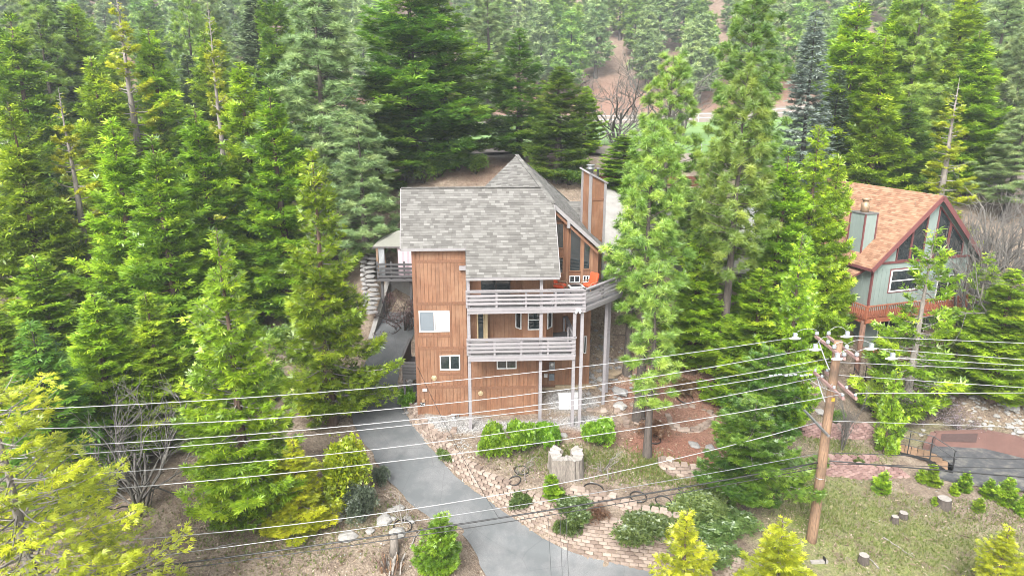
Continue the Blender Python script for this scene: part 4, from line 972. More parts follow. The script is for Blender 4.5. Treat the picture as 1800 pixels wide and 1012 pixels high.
for i in range(13):
    for j in range(7): V.append((i*.11-.65, j*.1-.3, .03+.16*abs(math.sin(i*1.7+j*.6))*g.uniform(.3, 1)))
F = [(i*7+j, (i+1)*7+j, (i+1)*7+j+1, i*7+j+1) for i in range(12) for j in range(6)]
p = HF.p(990, 535, -1.0); tag(link("dust_sheet", mesh_np("dust_sheet", V, F, None, MAT['white'], {"rnd": np.zeros(len(V))}, False), None, HF.world((p.x, -1.0, DK2)), (0, 0, .1)), "crumpled white sheet lying on the upper balcony floor", "sheet")
# ---------------------------------------------------------------- block retaining walls
def M_block(name, stops):
    k = NT(name); co = k.coord(); a = k.noise(7, 5, .7, co); rv = k.n("ObjectInfo").outputs["Random"]
    rv = k.math('FRACT', k.math('ADD', rv, k.attr("rnd"))); st = k.noise(.8, 4, .6, k.n("NewGeometry").outputs["Position"])
    c = k.ramp(k.math('ADD', k.math('MULTIPLY', a, .45), k.math('MULTIPLY', rv, .55)), stops)
    c = k.mix(k.ramp(st, [(.5, (0, 0, 0)), (.75, (.5, .5, .5))]), c, [x*.6 for x in stops[1][1]]); k.col(c); k.rough(.95); k.bump(a, .6, .02); return k.m
MAT['block'] = M_block("sand_block", [(.2, (.23, .165, .13)), (.45, (.37, .285, .23)), (.75, (.50, .40, .33))])
MAT['block_p'] = M_block("pink_block", [(.2, (.23, .13, .115)), (.45, (.36, .215, .19)), (.75, (.47, .31, .275))])
def block_mesh(L, Dp, Hh, mat, seed):
    """split-face block: faceted front towards -y, worn edges"""
    g = random.Random(seed); m = MB(); j = lambda s: g.uniform(-s, s)
    vs = [(-L/2+.01, j(.01), .008), (-L/6, -.035+j(.012), .012), (L/6, -.035+j(.012), .012), (L/2-.01, j(.01), .008),
          (-L/2+.01, .02+j(.01), Hh-.01), (-L/6, -.012+j(.012), Hh-.006), (L/6, -.012+j(.012), Hh-.006), (L/2-.01, .02+j(.01), Hh-.01),
          (-L/2+.05, Dp, .008), (L/2-.05, Dp, .008), (-L/2+.05, Dp, Hh-.006), (L/2-.05, Dp, Hh-.006)]
    m._add(vs, [(0, 1, 5, 4), (1, 2, 6, 5), (2, 3, 7, 6), (3, 9, 11, 7), (8, 0, 4, 10), (9, 8, 10, 11), (4, 5, 6, 7, 11, 10), (0, 8, 9, 3, 2, 1)], .5)
    return m.mesh("block", mat)
BLK = {k: [block_mesh(.385, .28, .148, MAT[k], s) for s in range(5)] for k in ('block', 'block_p')}
def block_wall(label, base, heights, mat='block', batter=.055, flip=False, cap=300, group="block retaining walls", ch=.155, bl=.41, skip=.0, follow=True):
    """courses of single blocks along a line of ground points; the upper courses step back into the bank"""
    B = [Vector(p) for p in base]; t = thing("retaining_wall", label, "wall", B[0], 0, group); g = random.Random(len(label))
    cum = [0]
    for a, b in zip(B[:-1], B[1:]): cum.append(cum[-1]+(Vector((b.x, b.y))-Vector((a.x, a.y))).length)
    tot = cum[-1]; n = 0; rest = []
    def ev(s):
        i = max(j for j in range(len(B)-1) if cum[j] <= s+1e-6) if s > 0 else 0
        f = (s-cum[i])/max(1e-6, cum[i+1]-cum[i]); f = min(max(f, 0), 1); d = (B[i+1]-B[i]); a = math.atan2(d.y, d.x)
        return B[i].lerp(B[i+1], f), heights[i]*(1-f)+heights[i+1]*f, a
    zmin = min(p.z for p in B); zs = max(p.z+h for p, h in zip(B, heights)); c = 0; recs = []
    while zmin+c*ch < zs:                                       # level courses; each starts where the ground lets it
        s = (c % 2)*bl/2+bl/2; z = zmin+c*ch
        while s < tot:
            p, h, a = ev(s)
            if z > p.z-ch*1.05 and z+ch*.55 < p.z+h+g.uniform(-.05, .05) and g.random() > skip:
                k = max(0, (z-p.z)/ch); nrm = Vector((-math.sin(a), math.cos(a), 0))*(-1 if flip else 1)
                q = p+nrm*(k*batter+g.uniform(-.012, .012)); recs.append(((q.x, q.y, z), a+(math.pi if flip else 0)+g.uniform(-.04, .04)))
            s += bl
        c += 1
    recs.sort(key=lambda r: r[0][1])
    for i, (q, a) in enumerate(recs):
        if i < cap: o = link("block", BLK[mat][g.randrange(5)], t, Vector(q)-B[0], (0, 0, a)); o.scale = (bl/.41, 1, ch/.155)
        else: rest.append((q, a))
    if rest:
        m = MB(); src = BLK[mat]
        for q, a in rest:
            me = src[g.randrange(5)]; R = Matrix.Rotation(a, 3, 'Z'); m._add([R @ v.co+Vector(q)-B[0] for v in me.vertices], [tuple(p.vertices) for p in me.polygons], g.random())
        tag(m.build("blocks", MAT[mat], t), kind="stuff")
    return t
# the big wall beside the driveway (its foot follows the tarmac edge)
idx = [i for i in range(len(DR)) if -3.9 < DR[i, 2] < 1.3]; idx = idx[::4]
foot = [Vector(DR[i])+Vector((_DT[i, 0]*.12, _DT[i, 1]*.12, -.02)) for i in idx]; hts = [float(wall_h(i)) for i in idx]
half = [j for j, p in enumerate(foot) if p.z < -2.15]
j0 = max(half)
block_wall("long pinkish block wall along the lower driveway bend, the tallest wall", foot[:j0+1][::-1], hts[:j0+1][::-1], flip=False)
block_wall("low pinkish block wall along the driveway beside the brown house", foot[j0:][::-1], hts[j0:][::-1], flip=False)
def gp(px, py, dz=0.0): p = on_ground(px, py); p.z += dz; return p
def wall_px(label, pix, h, **kw):
    P = [gp(*p) for p in pix]; hh = h if hasattr(h, '__len__') else [h]*len(P); return block_wall(label, [p-Vector((0, 0, .05)) for p in P], hh, **kw)
wall_px("upper stepped block wall among ivy above the tallest wall", [(985, 872), (1020, 880), (1060, 884), (1105, 900), (1150, 912), (1196, 922)], [.35, .5, .5, .45, .5, .4])
wall_px("curved pale block wall holding the red mulch bed", [(1152, 812), (1160, 826), (1180, 838), (1205, 843), (1240, 845), (1270, 840)], [.45, .65, .75, .75, .75, .6])
wall_px("low row of edging blocks in front of the grey posts", [(1030, 722), (1060, 724), (1086, 726), (1094, 738), (1098, 752)], .17)
wall_px("curved two course block bed below the red soil", [(1108, 744), (1140, 748), (1170, 752), (1200, 760), (1228, 760), (1250, 748), (1258, 736)], [.18, .2, .25, .33, .33, .3, .2])
wall_px("far row of edging blocks on the red soil", [(1108, 716), (1140, 714), (1180, 716), (1215, 716), (1238, 722), (1256, 734)], .17)
wall_px("short cross row of edging blocks in the red soil bed", [(1168, 722), (1172, 736), (1176, 750)], .17)
wall_px("edging blocks round the white gravel at the house corner", [(716, 738), (724, 752), (738, 762), (760, 768), (784, 770), (800, 762), (806, 750)], [.3, .35, .35, .3, .3, .25, .17])
wall_px("pink block wall behind the pole below the wooden stairs", [(1412, 768), (1450, 772), (1500, 772), (1545, 768)], [.8, .9, .9, .7], mat='block_p')
wall_px("pink block wall, upper of two tiers right of the pole", [(1442, 812), (1480, 814), (1520, 814), (1546, 808)], [.35, .4, .4, .3], mat='block_p')
wall_px("pink block wall, lower of two tiers right of the pole", [(1448, 838), (1490, 840), (1540, 841), (1580, 840), (1600, 838)], [.75, .8, .75, .55, .25], mat='block_p')

# ---------------------------------------------------------------- utility pole and wires
MAT['pole'] = M_wood("weathered_pole", (0.34, 0.205, 0.12), dark=.3, grain=(26, 26, 1.6), var=.05, weather=(0.08, 0.055, 0.04))
MAT['arm'] = M_wood("faded_crossarm", (0.40, 0.25, 0.225), dark=.8, var=.05); MAT['wire'] = M_plain("bright_wire", (0.48, 0.48, 0.48), .45, .2, var=.03)
MAT['cable'] = M_plain("black_cable", (0.025, 0.025, 0.026), .5); MAT['porcelain'] = M_plain("grey_insulator", (0.40, 0.44, 0.47), .3, var=.1); MAT['guard'] = M_plain("white_wedge", (0.78, 0.79, 0.79), .4, var=.04)
PX, PY = 14.2, 28.0; pz0 = gz(PX, PY)
pole = thing("utility_pole", "weathered wooden utility pole with two pairs of crossarms at the right", "pole", (PX, PY, pz0)); zt = 7.6-pz0
def rel(p): return Vector(p)-Vector((PX, PY, pz0))
m = MB(); zz = np.linspace(-.5, zt, 14); m.tube([(.02*math.sin(z*.7), .02*math.cos(z*.5), z) for z in zz], [.235-.05*(z/zt) for z in zz], 14); m.build("shaft", MAT['pole'], pole, True)
MB().lathe([(.05, zt-2.85), (.2, zt-2.85), (.2, zt-2.6), (.05, zt-2.6)], 12).build("tag_band", MAT['cream'], pole) if False else None
MB().torus((0, 0, 3.4), .215, .015, 20, 4).build("band", MAT['metal'], pole); MB().box(-.07, .07, -.235, -.2, zt-2.75, zt-2.6, .5).build("yellow_tag", M_plain("yellow_tag", (.6, .42, .03), .5), pole)
def arm(x, y0, y1, z, mat, w=.10, h=.12): a = rel((x, y0, z)); b = rel((x, y1, z)); return MB().beam(a, b, w, h, r=.5).build("crossarm", mat, pole)
ZA, ZB, ZC = 7.25, 5.6, 3.45
for x in (PX-.27, PX+.27): arm(x, 26.75, 29.6, ZA, MAT['arm']); arm(x, 26.4, 29.3, ZB, MAT['arm'])
arm(PX-.27, 27.2, 29.8, ZC, MAT['metal'], .09, .09)
def ins(x, y, z, s=1.0):
    p = rel((x, y, z)); MB().lathe([(.03, 0), (.03, .05), (.09, .06), (.09, .10), (.06, .11), (.085, .13), (.085, .17), (.04, .2)], 12).build("insulator", MAT['porcelain'], pole, True, p).scale = (s, s, s)
for x in (PX-.27, PX+.27):
    for y in (26.85, 27.75, 28.35, 29.5): ins(x, y, ZA+.06)
    for y in (26.5, 27.3, 28.5, 29.2): ins(x, y, ZB+.06, .7)
for x, y, s in ((PX-1.3, 29.35, -1), (PX-1.0, 27.9, -1), (PX-.55, 26.8, -1), (PX+1.15, 29.6, 1), (PX+1.45, 28.0, 1), (PX+1.75, 26.85, 1)):
    a = rel((x-.27, y, ZA-.02)); b = rel((x+.27, y, ZA-.02))
    mm = MB().tube([a, a.lerp(b, .3), a.lerp(b, .7), b], [.02, .07, .07, .02], 8); mm.build("wedge_cover", MAT['guard'], pole, True)
    c = rel((x+.02*s, y, ZA+.17)); MB().box(c.x-.08, c.x+.08, c.y-.06, c.y+.06, c.z-.13, c.z+.06, .5).build("bushing_cover", MAT['porcelain'], pole)
def arc(a, b, lift, r=.012, n=10):
    a, b = Vector(a), Vector(b); return MB().tube([rel(a.lerp(b, t)+Vector((0, 0, lift*4*t*(1-t)))) for t in np.linspace(0, 1, n)], r, 5).build("jumper", MAT['wire'], pole, True)
arc((PX-1.25, 29.35, ZA+.3), (PX-.27, 29.5, ZA+.3), .12); arc((PX+.27, 29.5, ZA+.26), (PX+1.15, 29.6, ZA+.2), .25); arc((PX-.27, 27.75, ZA+.28), (PX+.27, 27.75, ZA+.28), .1)
arc((PX+.27, 27.75, ZA+.3), (PX+1.45, 28.0, ZA+.2), .18); arc((PX-.5, 26.8, ZA+.2), (PX+.27, 26.85, ZA+.26), .18); arc((PX+.27, 26.85, ZA+.3), (PX+1.75, 26.85, ZA+.2), .2); arc((PX-.95, 27.9, ZA+.25), (PX-.27, 28.35, ZA+.3), .2)
arc((PX-.27, 29.3, ZA-.05), (PX-.22, 28.0, ZA-1.0), -.05, .03); arc((PX-.27, 29.0, ZB-.05), (PX-.22, 28.0, ZB-.9), -.05, .03); arc((PX-.27, 26.5, ZB+.2), (PX-.9, 28.4, ZB+.05), -.12, .014); arc((PX-.27, 27.5, ZB+.2), (PX-.2, 28.9, ZB-.15), -.3, .014)
for i in range(9): MB().tube([rel((PX-2.6+i*.23, 28.6+.07*(i % 3), ZB+.12)), rel((PX-2.45+i*.23, 28.6+.07*(i % 3), ZB+.12))], .045, 6).build("connector", MAT['porcelain'], pole, True)
def ray_plane(px, py, A, d):
    """pixel onto the upright plane through A along plan direction d"""
    v = (py-506)/FPX; r = Vector(((px-900)/FPX, _c-v*_s, -(_s+v*_c))); n = Vector((-d[1], d[0], 0)); C0 = Vector((0, 0, CAM_H)); t = n.dot(Vector(A)-C0)/n.dot(r); return C0+r*t
def wire(name, label, A, d, pix, reach, rad, mat, group, cat="wire", n=30):
    A = Vector(A); dd = Vector((d[0], d[1], 0)).normalized(); S = [0.0]; Z = [A.z]
    for px, py in pix: p = ray_plane(px, py, A, dd); S.append((Vector((p.x, p.y, 0))-Vector((A.x, A.y, 0))).dot(dd)); Z.append(p.z)
    co = np.polyfit(S, Z, len(S)-1); m = MB(); pts = [A+dd*s+Vector((0, 0, float(np.polyval(co, s))-A.z)) for s in np.linspace(0, reach, n)]
    m.tube([p-A for p in pts], rad, 5, r=.5); o = m.build(name, mat, None, True, A); return tag(o, label, cat, group), pts
LD, RD = (-1, -.16), (1, .03); PG = "wires between the poles"
def lw(lab, A, pix, rad=.0165, mat=MAT['wire'], name="power_line"): return wire(name, lab, A, LD, pix, 62, rad, mat, PG)[1]
def rw(lab, A, pix, rad=.0165, mat=MAT['wire'], name="power_line"): return wire(name, lab, A, RD, pix, 26, rad, mat, PG)[1]
lw("white power line, highest of the left span", (PX-1.6, 29.3, ZA), [(640, 683), (25, 720)])
lw("white power line, second from top of the left span", (PX-1.3, 27.9, ZA), [(600, 726), (110, 752)])
lw("white power line, third from top of the left span", (PX-.9, 26.8, ZA), [(560, 753), (120, 783)])
lw("white power line, fourth from top of the left span", (PX-.4, 29.2, ZB+.15), [(560, 763), (150, 797)])
lw("white power line, fifth from top of the left span", (PX-.4, 28.4, ZB+.15), [(560, 800), (200, 830)])
lw("white power line, sixth from top of the left span", (PX-.4, 26.5, ZB+.15), [(560, 825), (205, 858)])
lw("pale lashed cable above the dark pair on the left span", (PX-.3, 28.4, ZC+.05), [(560, 916), (270, 945)], .018, name="telephone_cable")
lw("thin grey cable next above the dark pair on the left span", (PX-.25, 28, 2.15), [(560, 939), (270, 977)], .016, MAT['metal'], "telephone_cable")
dark = lw("thick black cable crossing the driveway on the left span", (PX-.25, 27.9, 1.75), [(560, 957), (250, 998)], .036, MAT['cable'], "telephone_cable")
lw("thin black cable just below the thick one on the left span", (PX-.25, 27.8, 1.55), [(560, 966), (260, 1006)], .020, MAT['cable'], "telephone_cable")
rw("white power line, highest of the right span", (PX+1.4, 29.6, ZA), [(1800, 603)]); rw("white power line, second from top of the right span", (PX+1.7, 28.0, ZA), [(1800, 632)])
rw("white power line, third from top of the right span", (PX+2.0, 26.85, ZA), [(1800, 642)]); rw("white power line, fourth from top of the right span", (PX+.25, 29.2, ZB+.55), [(1800, 651)])
rw("white power line, fifth from top of the right span", (PX+.3, 28.5, ZB+.2), [(1800, 681)]); rw("white power line, lowest white one of the right span", (PX+.3, 26.5, ZB+.2), [(1800, 690)])
rw("pale thin cable below the white lines on the right span", (PX+.25, 28.6, ZC+.05), [(1800, 751)], .014, name="telephone_cable"); rw("thin black cable, upper one on the right span", (PX+.25, 28, 2.2), [(1800, 807)], .018, MAT['cable'], "telephone_cable")
rw("thin black cable, middle one on the right span", (PX+.25, 28, 1.65), [(1800, 823)], .018, MAT['cable'], "telephone_cable"); rw("thick black cable, lowest on the right span", (PX+.25, 27.9, 1.85), [(1800, 838)], .034, MAT['cable'], "telephone_cable")
def nearest(pts, px):
    best = None
    for a, b in zip(pts[:-1], pts[1:]):
        for t in np.linspace(0, 1, 8, endpoint=False):
            p = a.lerp(b, t); d = p.y*_c-(p.z-CAM_H)*_s; q = abs(900+FPX*p.x/d-px)
            if best is None or q < best[0]: best = (q, p)
    return best[1]
def drop(lab, a, b, sag, r=.012):
    pts = [a.lerp(b, t)-Vector((0, 0, sag*4*t*(1-t))) for t in np.linspace(0, 1, 24)]; tag(MB().tube([p-a for p in pts], r, 5, r=.5).build("service_drop", MAT['cable'], None, True, a), lab, "wire", "service wires")
drop("thin black wire from the house corner down across the driveway", HF.world(HF.p(734, 645, -.1)), nearest(dark, 882), .35)
for px, bx, lab in ((968, 974, "left"), (988, 992, "middle"), (998, 1003, "right")): a = nearest(dark, px); b = at_height(bx, 1100, -2.2); drop(f"thin hanging wire over the lower driveway, {lab} one of three", a, b, .1, .010)

# ---------------------------------------------------------------- the grey-green house
MAT['teal'] = M_wood("grey_green_siding", (0.285, 0.36, 0.325), dark=.88, grain=(6, 6, 1), var=.05); MAT['maroon'] = M_wood("maroon_trim", (0.20, 0.058, 0.055), dark=.8, var=.1)
MAT['redwood'] = M_wood("orange_red_railing", (0.40, 0.125, 0.06), dark=.7, var=.15, grain=(6, 6, 3)); MAT['log'] = M_bark("log_post", (0.25, 0.13, 0.085))
TF = Frame(26.1, 48.0, 0.0, 18); th = thing("cabin_house", "grey-green house with tan shingle roof and maroon gable trim at the right", "house", TF.o, TF.rz); hit2 = TF.hit
L0 = TF.p(1533, 473, -.5); ap = TF.p(1659, 344, -.5); R0 = TF.p(1729, 453, -.5); BK_ = 11.0
def bk(p, y=BK_): return Vector((p.x, y, p.z))
roof(th, [L0, bk(L0), bk(ap), ap], .16, MAT['maroon'], MAT['shingle_t'], seed=11, exposure=.19, tab=(.3, .4)); roof(th, [R0, bk(R0), bk(ap), ap], .16, MAT['teal'], MAT['shingle_t'], seed=12, exposure=.19, tab=(.3, .4))
for a, b in ((L0, ap), (ap, R0)): MB().beam(a+Vector((0, -.04, -.14)), b+Vector((0, -.04, -.14)), .06, .34, r=.5).build("barge_board", MAT['maroon'], th)
MB().beam(L0+Vector((-.03, 0, -.1)), bk(L0)+Vector((-.03, 0, -.1)), .05, .2, r=.5).build("fascia", MAT['maroon'], th)
xw0, xw1 = hit2(1531, 500, 0)[0], R0.x-.9; zd = hit2(1600, 545, 0)[1]; dkz = hit2(1530, 560, -1.5)[1]
def rk(x): return (L0.z+(ap.z-L0.z)*(x-L0.x)/(ap.x-L0.x) if x < ap.x else ap.z+(R0.z-ap.z)*(x-ap.x)/(R0.x-ap.x))-.2
w5 = MB().poly([(xw0, 0, -3), (xw1, 0, -3), (xw1, 0, rk(xw1)), (ap.x, 0, rk(ap.x)), (xw0, 0, rk(xw0))], .25, up=(0, -1, 0), r=.5).build("wall", MAT['teal'], th)
n = int((xw1-xw0)/.41)
for i in range(n): x = xw0+i*(xw1-xw0)/n; piece("siding_board", round((xw1-xw0)/n-.02, 3), .03, round(min(L0.z-.2, rk(x+.2))-dkz, 2), MAT['teal'], w5, (x+.01, -.03, dkz))
MB().box(xw0, xw0+.25, .1, BK_-.5, -3, L0.z-.05).build("wall", MAT['teal'], th); MB().box(xw1-.25, xw1, .1, BK_-.5, -3, R0.z).build("wall", MAT['teal'], th)
n = 14
for i in range(n): piece("siding_board", .03, .70, round(L0.z-dkz-.2, 2), MAT['teal'], th, (xw0-.03, .1+i*.74, dkz))
piece("corner_board", .14, .14, round(L0.z-dkz-.05, 2), MAT['maroon'], th, (xw0-.06, -.08, dkz))
# glazing of the gable
zs0 = hit2(1570, 459, 0)[1]; MB().beam((xw0, -.05, zs0-.08), (xw1, -.05, zs0-.08), .06, .16, r=.5).build("belt_board", MAT['maroon'], th)
def gpane(px0, px1, zbot=None):
    a, b = hit2(px0, 440, 0)[0], hit2(px1, 440, 0)[0]; z0 = (zs0 if zbot is None else zbot)+.02; pts = [(a, z0), (b, z0), (b, rk(b)-.25)]+([(ap.x, rk(ap.x)-.3)] if a < ap.x < b else [])+[(a, rk(a)-.25)]
    fr = MB()
    for p, q in zip(pts, pts[1:]+pts[:1]): fr.beam((p[0], -.04, p[1]), (q[0], -.04, q[1]), .07, .12, up=(0, 1, 0), r=.5)
    f = fr.build("window", MAT['maroon'], th); MB().poly([(p[0], -.02, p[1]) for p in pts], .02, up=(0, -1, 0), r=.5).build("pane", MAT['glass'], f)
for a, b in ((1577, 1599), (1600, 1622), (1640, 1662), (1664, 1690)): gpane(a, b)
x0, z1 = hit2(1567, 475, -.03); x1, z0 = hit2(1611, 508, -.03); fr = MB().box(x0-.1, x1+.1, -.045, -.03, z0-.1, z1+.1, .5).build("window_surround", MAT['maroon'], th); window(th, x0, x1, -.046, z0, z1, MAT['white'], MAT['glass'], w=.1, horiz=1)
x0, z1 = hit2(1648, 490, -.03); window(th, x0, x0+2.2, -.032, dkz+.1, dkz+2.2, MAT['white'], MAT['glass'], w=.08, split=2)
# its chimney on the left slope
def on_l(x, y): return L0.z+(ap.z-L0.z)*(x-L0.x)/(ap.x-L0.x)
cx_, cy_ = L0.x+1.35, 2.2; zt_ = hit2(1548, 372, cy_)[1]
cm = MB().box(cx_-.55, cx_+.55, cy_-.7, cy_+.7, on_l(cx_-.6, 0)-.6, zt_, .5).build("chimney", MAT['teal'], th)
for sx, sy in ((-1, -1), (1, -1), (-1, 1), (1, 1)): MB().box(cx_+sx*.55-.05, cx_+sx*.55+.05, cy_+sy*.7-.05, cy_+sy*.7+.05, on_l(cx_-.6, 0)-.6, zt_-.01, .5).build("corner_board", MAT['maroon'], cm)
MB().box(cx_-.62, cx_+.62, cy_-.77, cy_+.77, zt_, zt_+.07, .5).build("cap", MAT['metal'], cm); MB().lathe([(.3, 0), (.3, .65), (.22, .68), (.22, .85), (.32, .88), (.3, 1.0), (.15, 1.08)], 16, (cx_, cy_, zt_+.07)).build("flue", M_plain("rusty_flue", (.42, .28, .17), .5, .3), cm, True)
# lean-to roof on its left side
a0 = TF.p(1508, 484, 1.0); roof(th, [Vector((xw0-1.9, .6, L0.z-1.05)), Vector((xw0-1.9, 7.5, L0.z-1.05)), Vector((xw0+.1, 7.5, L0.z-.2)), Vector((xw0+.1, .6, L0.z-.2))], .14, MAT['maroon'], MAT['shingle_t'], seed=14, exposure=.19, tab=(.3, .4))
# deck round the corner with upright balusters
dx, dy = xw0-1.7, -1.5
dk = MB().poly([(dx, dy, dkz), (xw1+.5, dy, dkz), (xw1+.5, -.05, dkz), (xw0-.05, -.05, dkz), (xw0-.05, 8, dkz), (dx, 8, dkz)], .14, up=(0, 0, 1), r=.5).build("deck", MAT['redwood'], th)
def picket(parent, A, B, z, h=.95, step=.17, mat=MAT['redwood']):
    A, B = Vector((*A, 0)), Vector((*B, 0)); d = B-A; L = d.length; a = math.atan2(d.y, d.x); n = int(L/step)
    for i in range(n): p = A+d*((i+.5)/n); piece("baluster", .055, .045, round(h-.1, 3), mat, parent, (p.x, p.y, z+.02), (0, 0, a))
    for zz, hh in ((h-.06, .06), (.10, .07)): piece("cap_rail" if zz > .5 else "rail", round(L+.1, 3), .14 if zz > .5 else .05, hh, mat, parent, (A.x-.03*math.cos(a), A.y-.07, z+zz), (0, 0, a))
    for i in range(int(L/1.8)+1): p = A+d*(i/max(1, int(L/1.8))); piece("post", .11, .11, h, mat, parent, (p.x-.055, p.y-.055, z), (0, 0, a))
    piece("rim_board", round(L+.06, 3), .05, .30, mat, parent, (A.x, A.y-.06, z-.32), (0, 0, a))
picket(dk, (dx, dy), (xw1+.5, dy), dkz); picket(dk, (dx, 8), (dx, dy), dkz)
for x, y in ((dx+.1, dy+.15), (dx+4.2, dy+.15), (dx+8, dy+.15), (dx+.1, 4)): MB().tube([(x, y, -4.2), (x, y, dkz-.15)], .19, 10).build("log_post", MAT['log'], th, True)
# lower deck and lower windows
lz = dkz-3.0; lk = MB().box(xw0-.2, xw1+1.5, -2.4, 0, lz-.15, lz, .5).build("lower_deck", MAT['redwood'], th); picket(lk, (xw0-.2, -2.4), (xw1+1.5, -2.4), lz, mat=MAT['log'], step=.2)
for i in range(3): window(th, xw0+1.2+i*2.6, xw0+3.2+i*2.6, -.03, lz+.1, lz+2.2, MAT['white'], MAT['glass'], w=.07, split=2)
for x in (xw0+.2, xw0+3.6, xw0+7): MB().tube([(x, -2.2, -4.5), (x, -2.2, lz-.1)], .12, 8).build("log_post", MAT['log'], th, True)
p = TF.world((xw0+4.0, -1.2, lz)); t = thing("patio_umbrella", "folded dark patio cover on the lower deck of the grey-green house", "cover", p); MB().lathe([(1.0, .75), (.5, 1.0), (.05, 1.15)], 8).build("cover", MAT['black'], t); MB().tube([(0, 0, 0), (0, 0, 1.0)], .05, 8).build("stand", MAT['black'], t)

# ---------------------------------------------------------------- lower right: pad, red-brown walls, steps
MAT['redwall'] = M_plain("red_brown_stucco", (0.20, 0.105, 0.085), .9, var=.18, scale=1.2); MAT['redwall_d'] = M_plain("dark_repair_panel", (0.10, 0.058, 0.052), .8, var=.15)
zp = PAD_Z
def pad_pt(px, py): return at_height(px, py, zp)
pts = PAD
k = NT("dark_asphalt"); co = k.n("NewGeometry").outputs["Position"]; a = k.noise(1.3, 7, .7, co); k.col(k.ramp(a, [(.35, (.055, .058, .064)), (.5, (.095, .098, .105)), (.62, (.20, .19, .17)), (.8, (.30, .29, .27))])); k.rough(.9)
c0 = sum(pts, Vector())/len(pts); o = MB(); o.poly([p-c0 for p in pts], .12, up=(0, 0, 1)); tag(o.build("parking_pad", k.m, None, loc=c0+Vector((0, 0, .10))), kind="structure")
rwall = thing("retaining_wall", "smooth red-brown retaining wall behind the lower parking pad", "wall", pad_pt(1640, 787))
wp = [pad_pt(*p) for p in ((1630, 800), (1642, 786), (1728, 790), (1770, 800), (1840, 818))]; wh = [.7, 1.0, 1.25, 1.3, 1.25]
for i in range(len(wp)-1):
    a, b = wp[i]-rwall.location, wp[i+1]-rwall.location; nrm = Vector((-(b-a).y, (b-a).x, 0)).normalized()*.3
    m = MB(); up_ = lambda p, h: p+Vector((0, 0, h))
    vs = [a-Vector((0, 0, .3)), b-Vector((0, 0, .3)), b+nrm-Vector((0, 0, .3)), a+nrm-Vector((0, 0, .3)), up_(a, wh[i]), up_(b, wh[i+1]), up_(b+nrm, wh[i+1]), up_(a+nrm, wh[i])]
    m._add(vs, [(0, 1, 5, 4), (1, 2, 6, 5), (2, 3, 7, 6), (3, 0, 4, 7), (4, 5, 6, 7)], .5); m.build("wall_section", MAT['redwall'], rwall)
a, b = wp[1]-rwall.location, wp[2]-rwall.location; d = (b-a).normalized(); nn = Vector((d.y, -d.x, 0)); q0, q1 = a+d*.3, b-d*.5
MB()._add([q0+nn*.03+Vector((0, 0, .45)), q1+nn*.03+Vector((0, 0, .50)), q1+nn*.03+Vector((0, 0, 1.1)), q0+nn*.03+Vector((0, 0, .95)), q0+Vector((0, 0, .45)), q1+Vector((0, 0, .5)), q1+Vector((0, 0, 1.1)), q0+Vector((0, 0, .95))], [(0, 1, 2, 3), (0, 3, 7, 4), (1, 5, 6, 2), (3, 2, 6, 7)], .5).build("repair_panel", MAT['redwall_d'], rwall)
# wooden landing with steps and black rails
s0 = pad_pt(1632, 816); st = thing("landing_steps", "wooden landing and steps with thin black metal rails beside the parking pad", "steps", s0, math.radians(-33))
for i in range(7): MB().box(-2.3+i*.33, -2.0+i*.33, -.55, .55, .62, .67).build("floor_board", MAT['tanwood'], st)
for i in range(4): MB().box(.05+i*.30, .35+i*.30, -.5, .5, .50-i*.15, .55-i*.15).build("tread", MAT['tanwood'], st)
for sy in (-.55, .55):
    MB().beam((-2.3, sy, .56), (0, sy, .56), .05, .16).build("stringer", MAT['black'], st); MB().beam((0, sy, .52), (1.3, sy, -.05), .05, .14).build("stringer", MAT['black'], st)
    for x, z in ((-2.3, .62), (-1.15, .62), (0, .62), (1.2, .05)): MB().box(x-.025, x+.025, sy-.025, sy+.025, z-.6, z+1.0, .5).build("rail_post", MAT['black'], st)
    MB().tube([(-2.3, sy, 1.62), (0, sy, 1.62), (1.3, sy, 1.0)], .028, 6).build("handrail", MAT['black'], st); MB().tube([(-2.3, sy, 1.15), (0, sy, 1.15), (1.3, sy, .55)], .018, 6).build("handrail", MAT['black'], st)
p = on_ground(1545, 728); st = thing("hillside_stairs", "flight of wooden treads on a dark metal frame below the grey-green house", "stairs", p, math.radians(105))
for i in range(6): MB().box(i*.36, i*.36+.34, -.5, .5, .12+i*.27, .17+i*.27).build("tread", MAT['tanwood'], st)
for sy in (-.5, .5):
    MB().beam((-.1, sy, 0), (2.2, sy, 1.7), .05, .12).build("stringer", MAT['black'], st); MB().tube([(0, sy, .95), (2.2, sy, 2.6)], .03, 6).build("handrail", MAT['black'], st)
    for i in (0, 3, 6): MB().box(i*.36-.02, i*.36+.02, sy-.02, sy+.02, i*.27, .95+i*.27, .5).build("rail_post", MAT['black'], st)

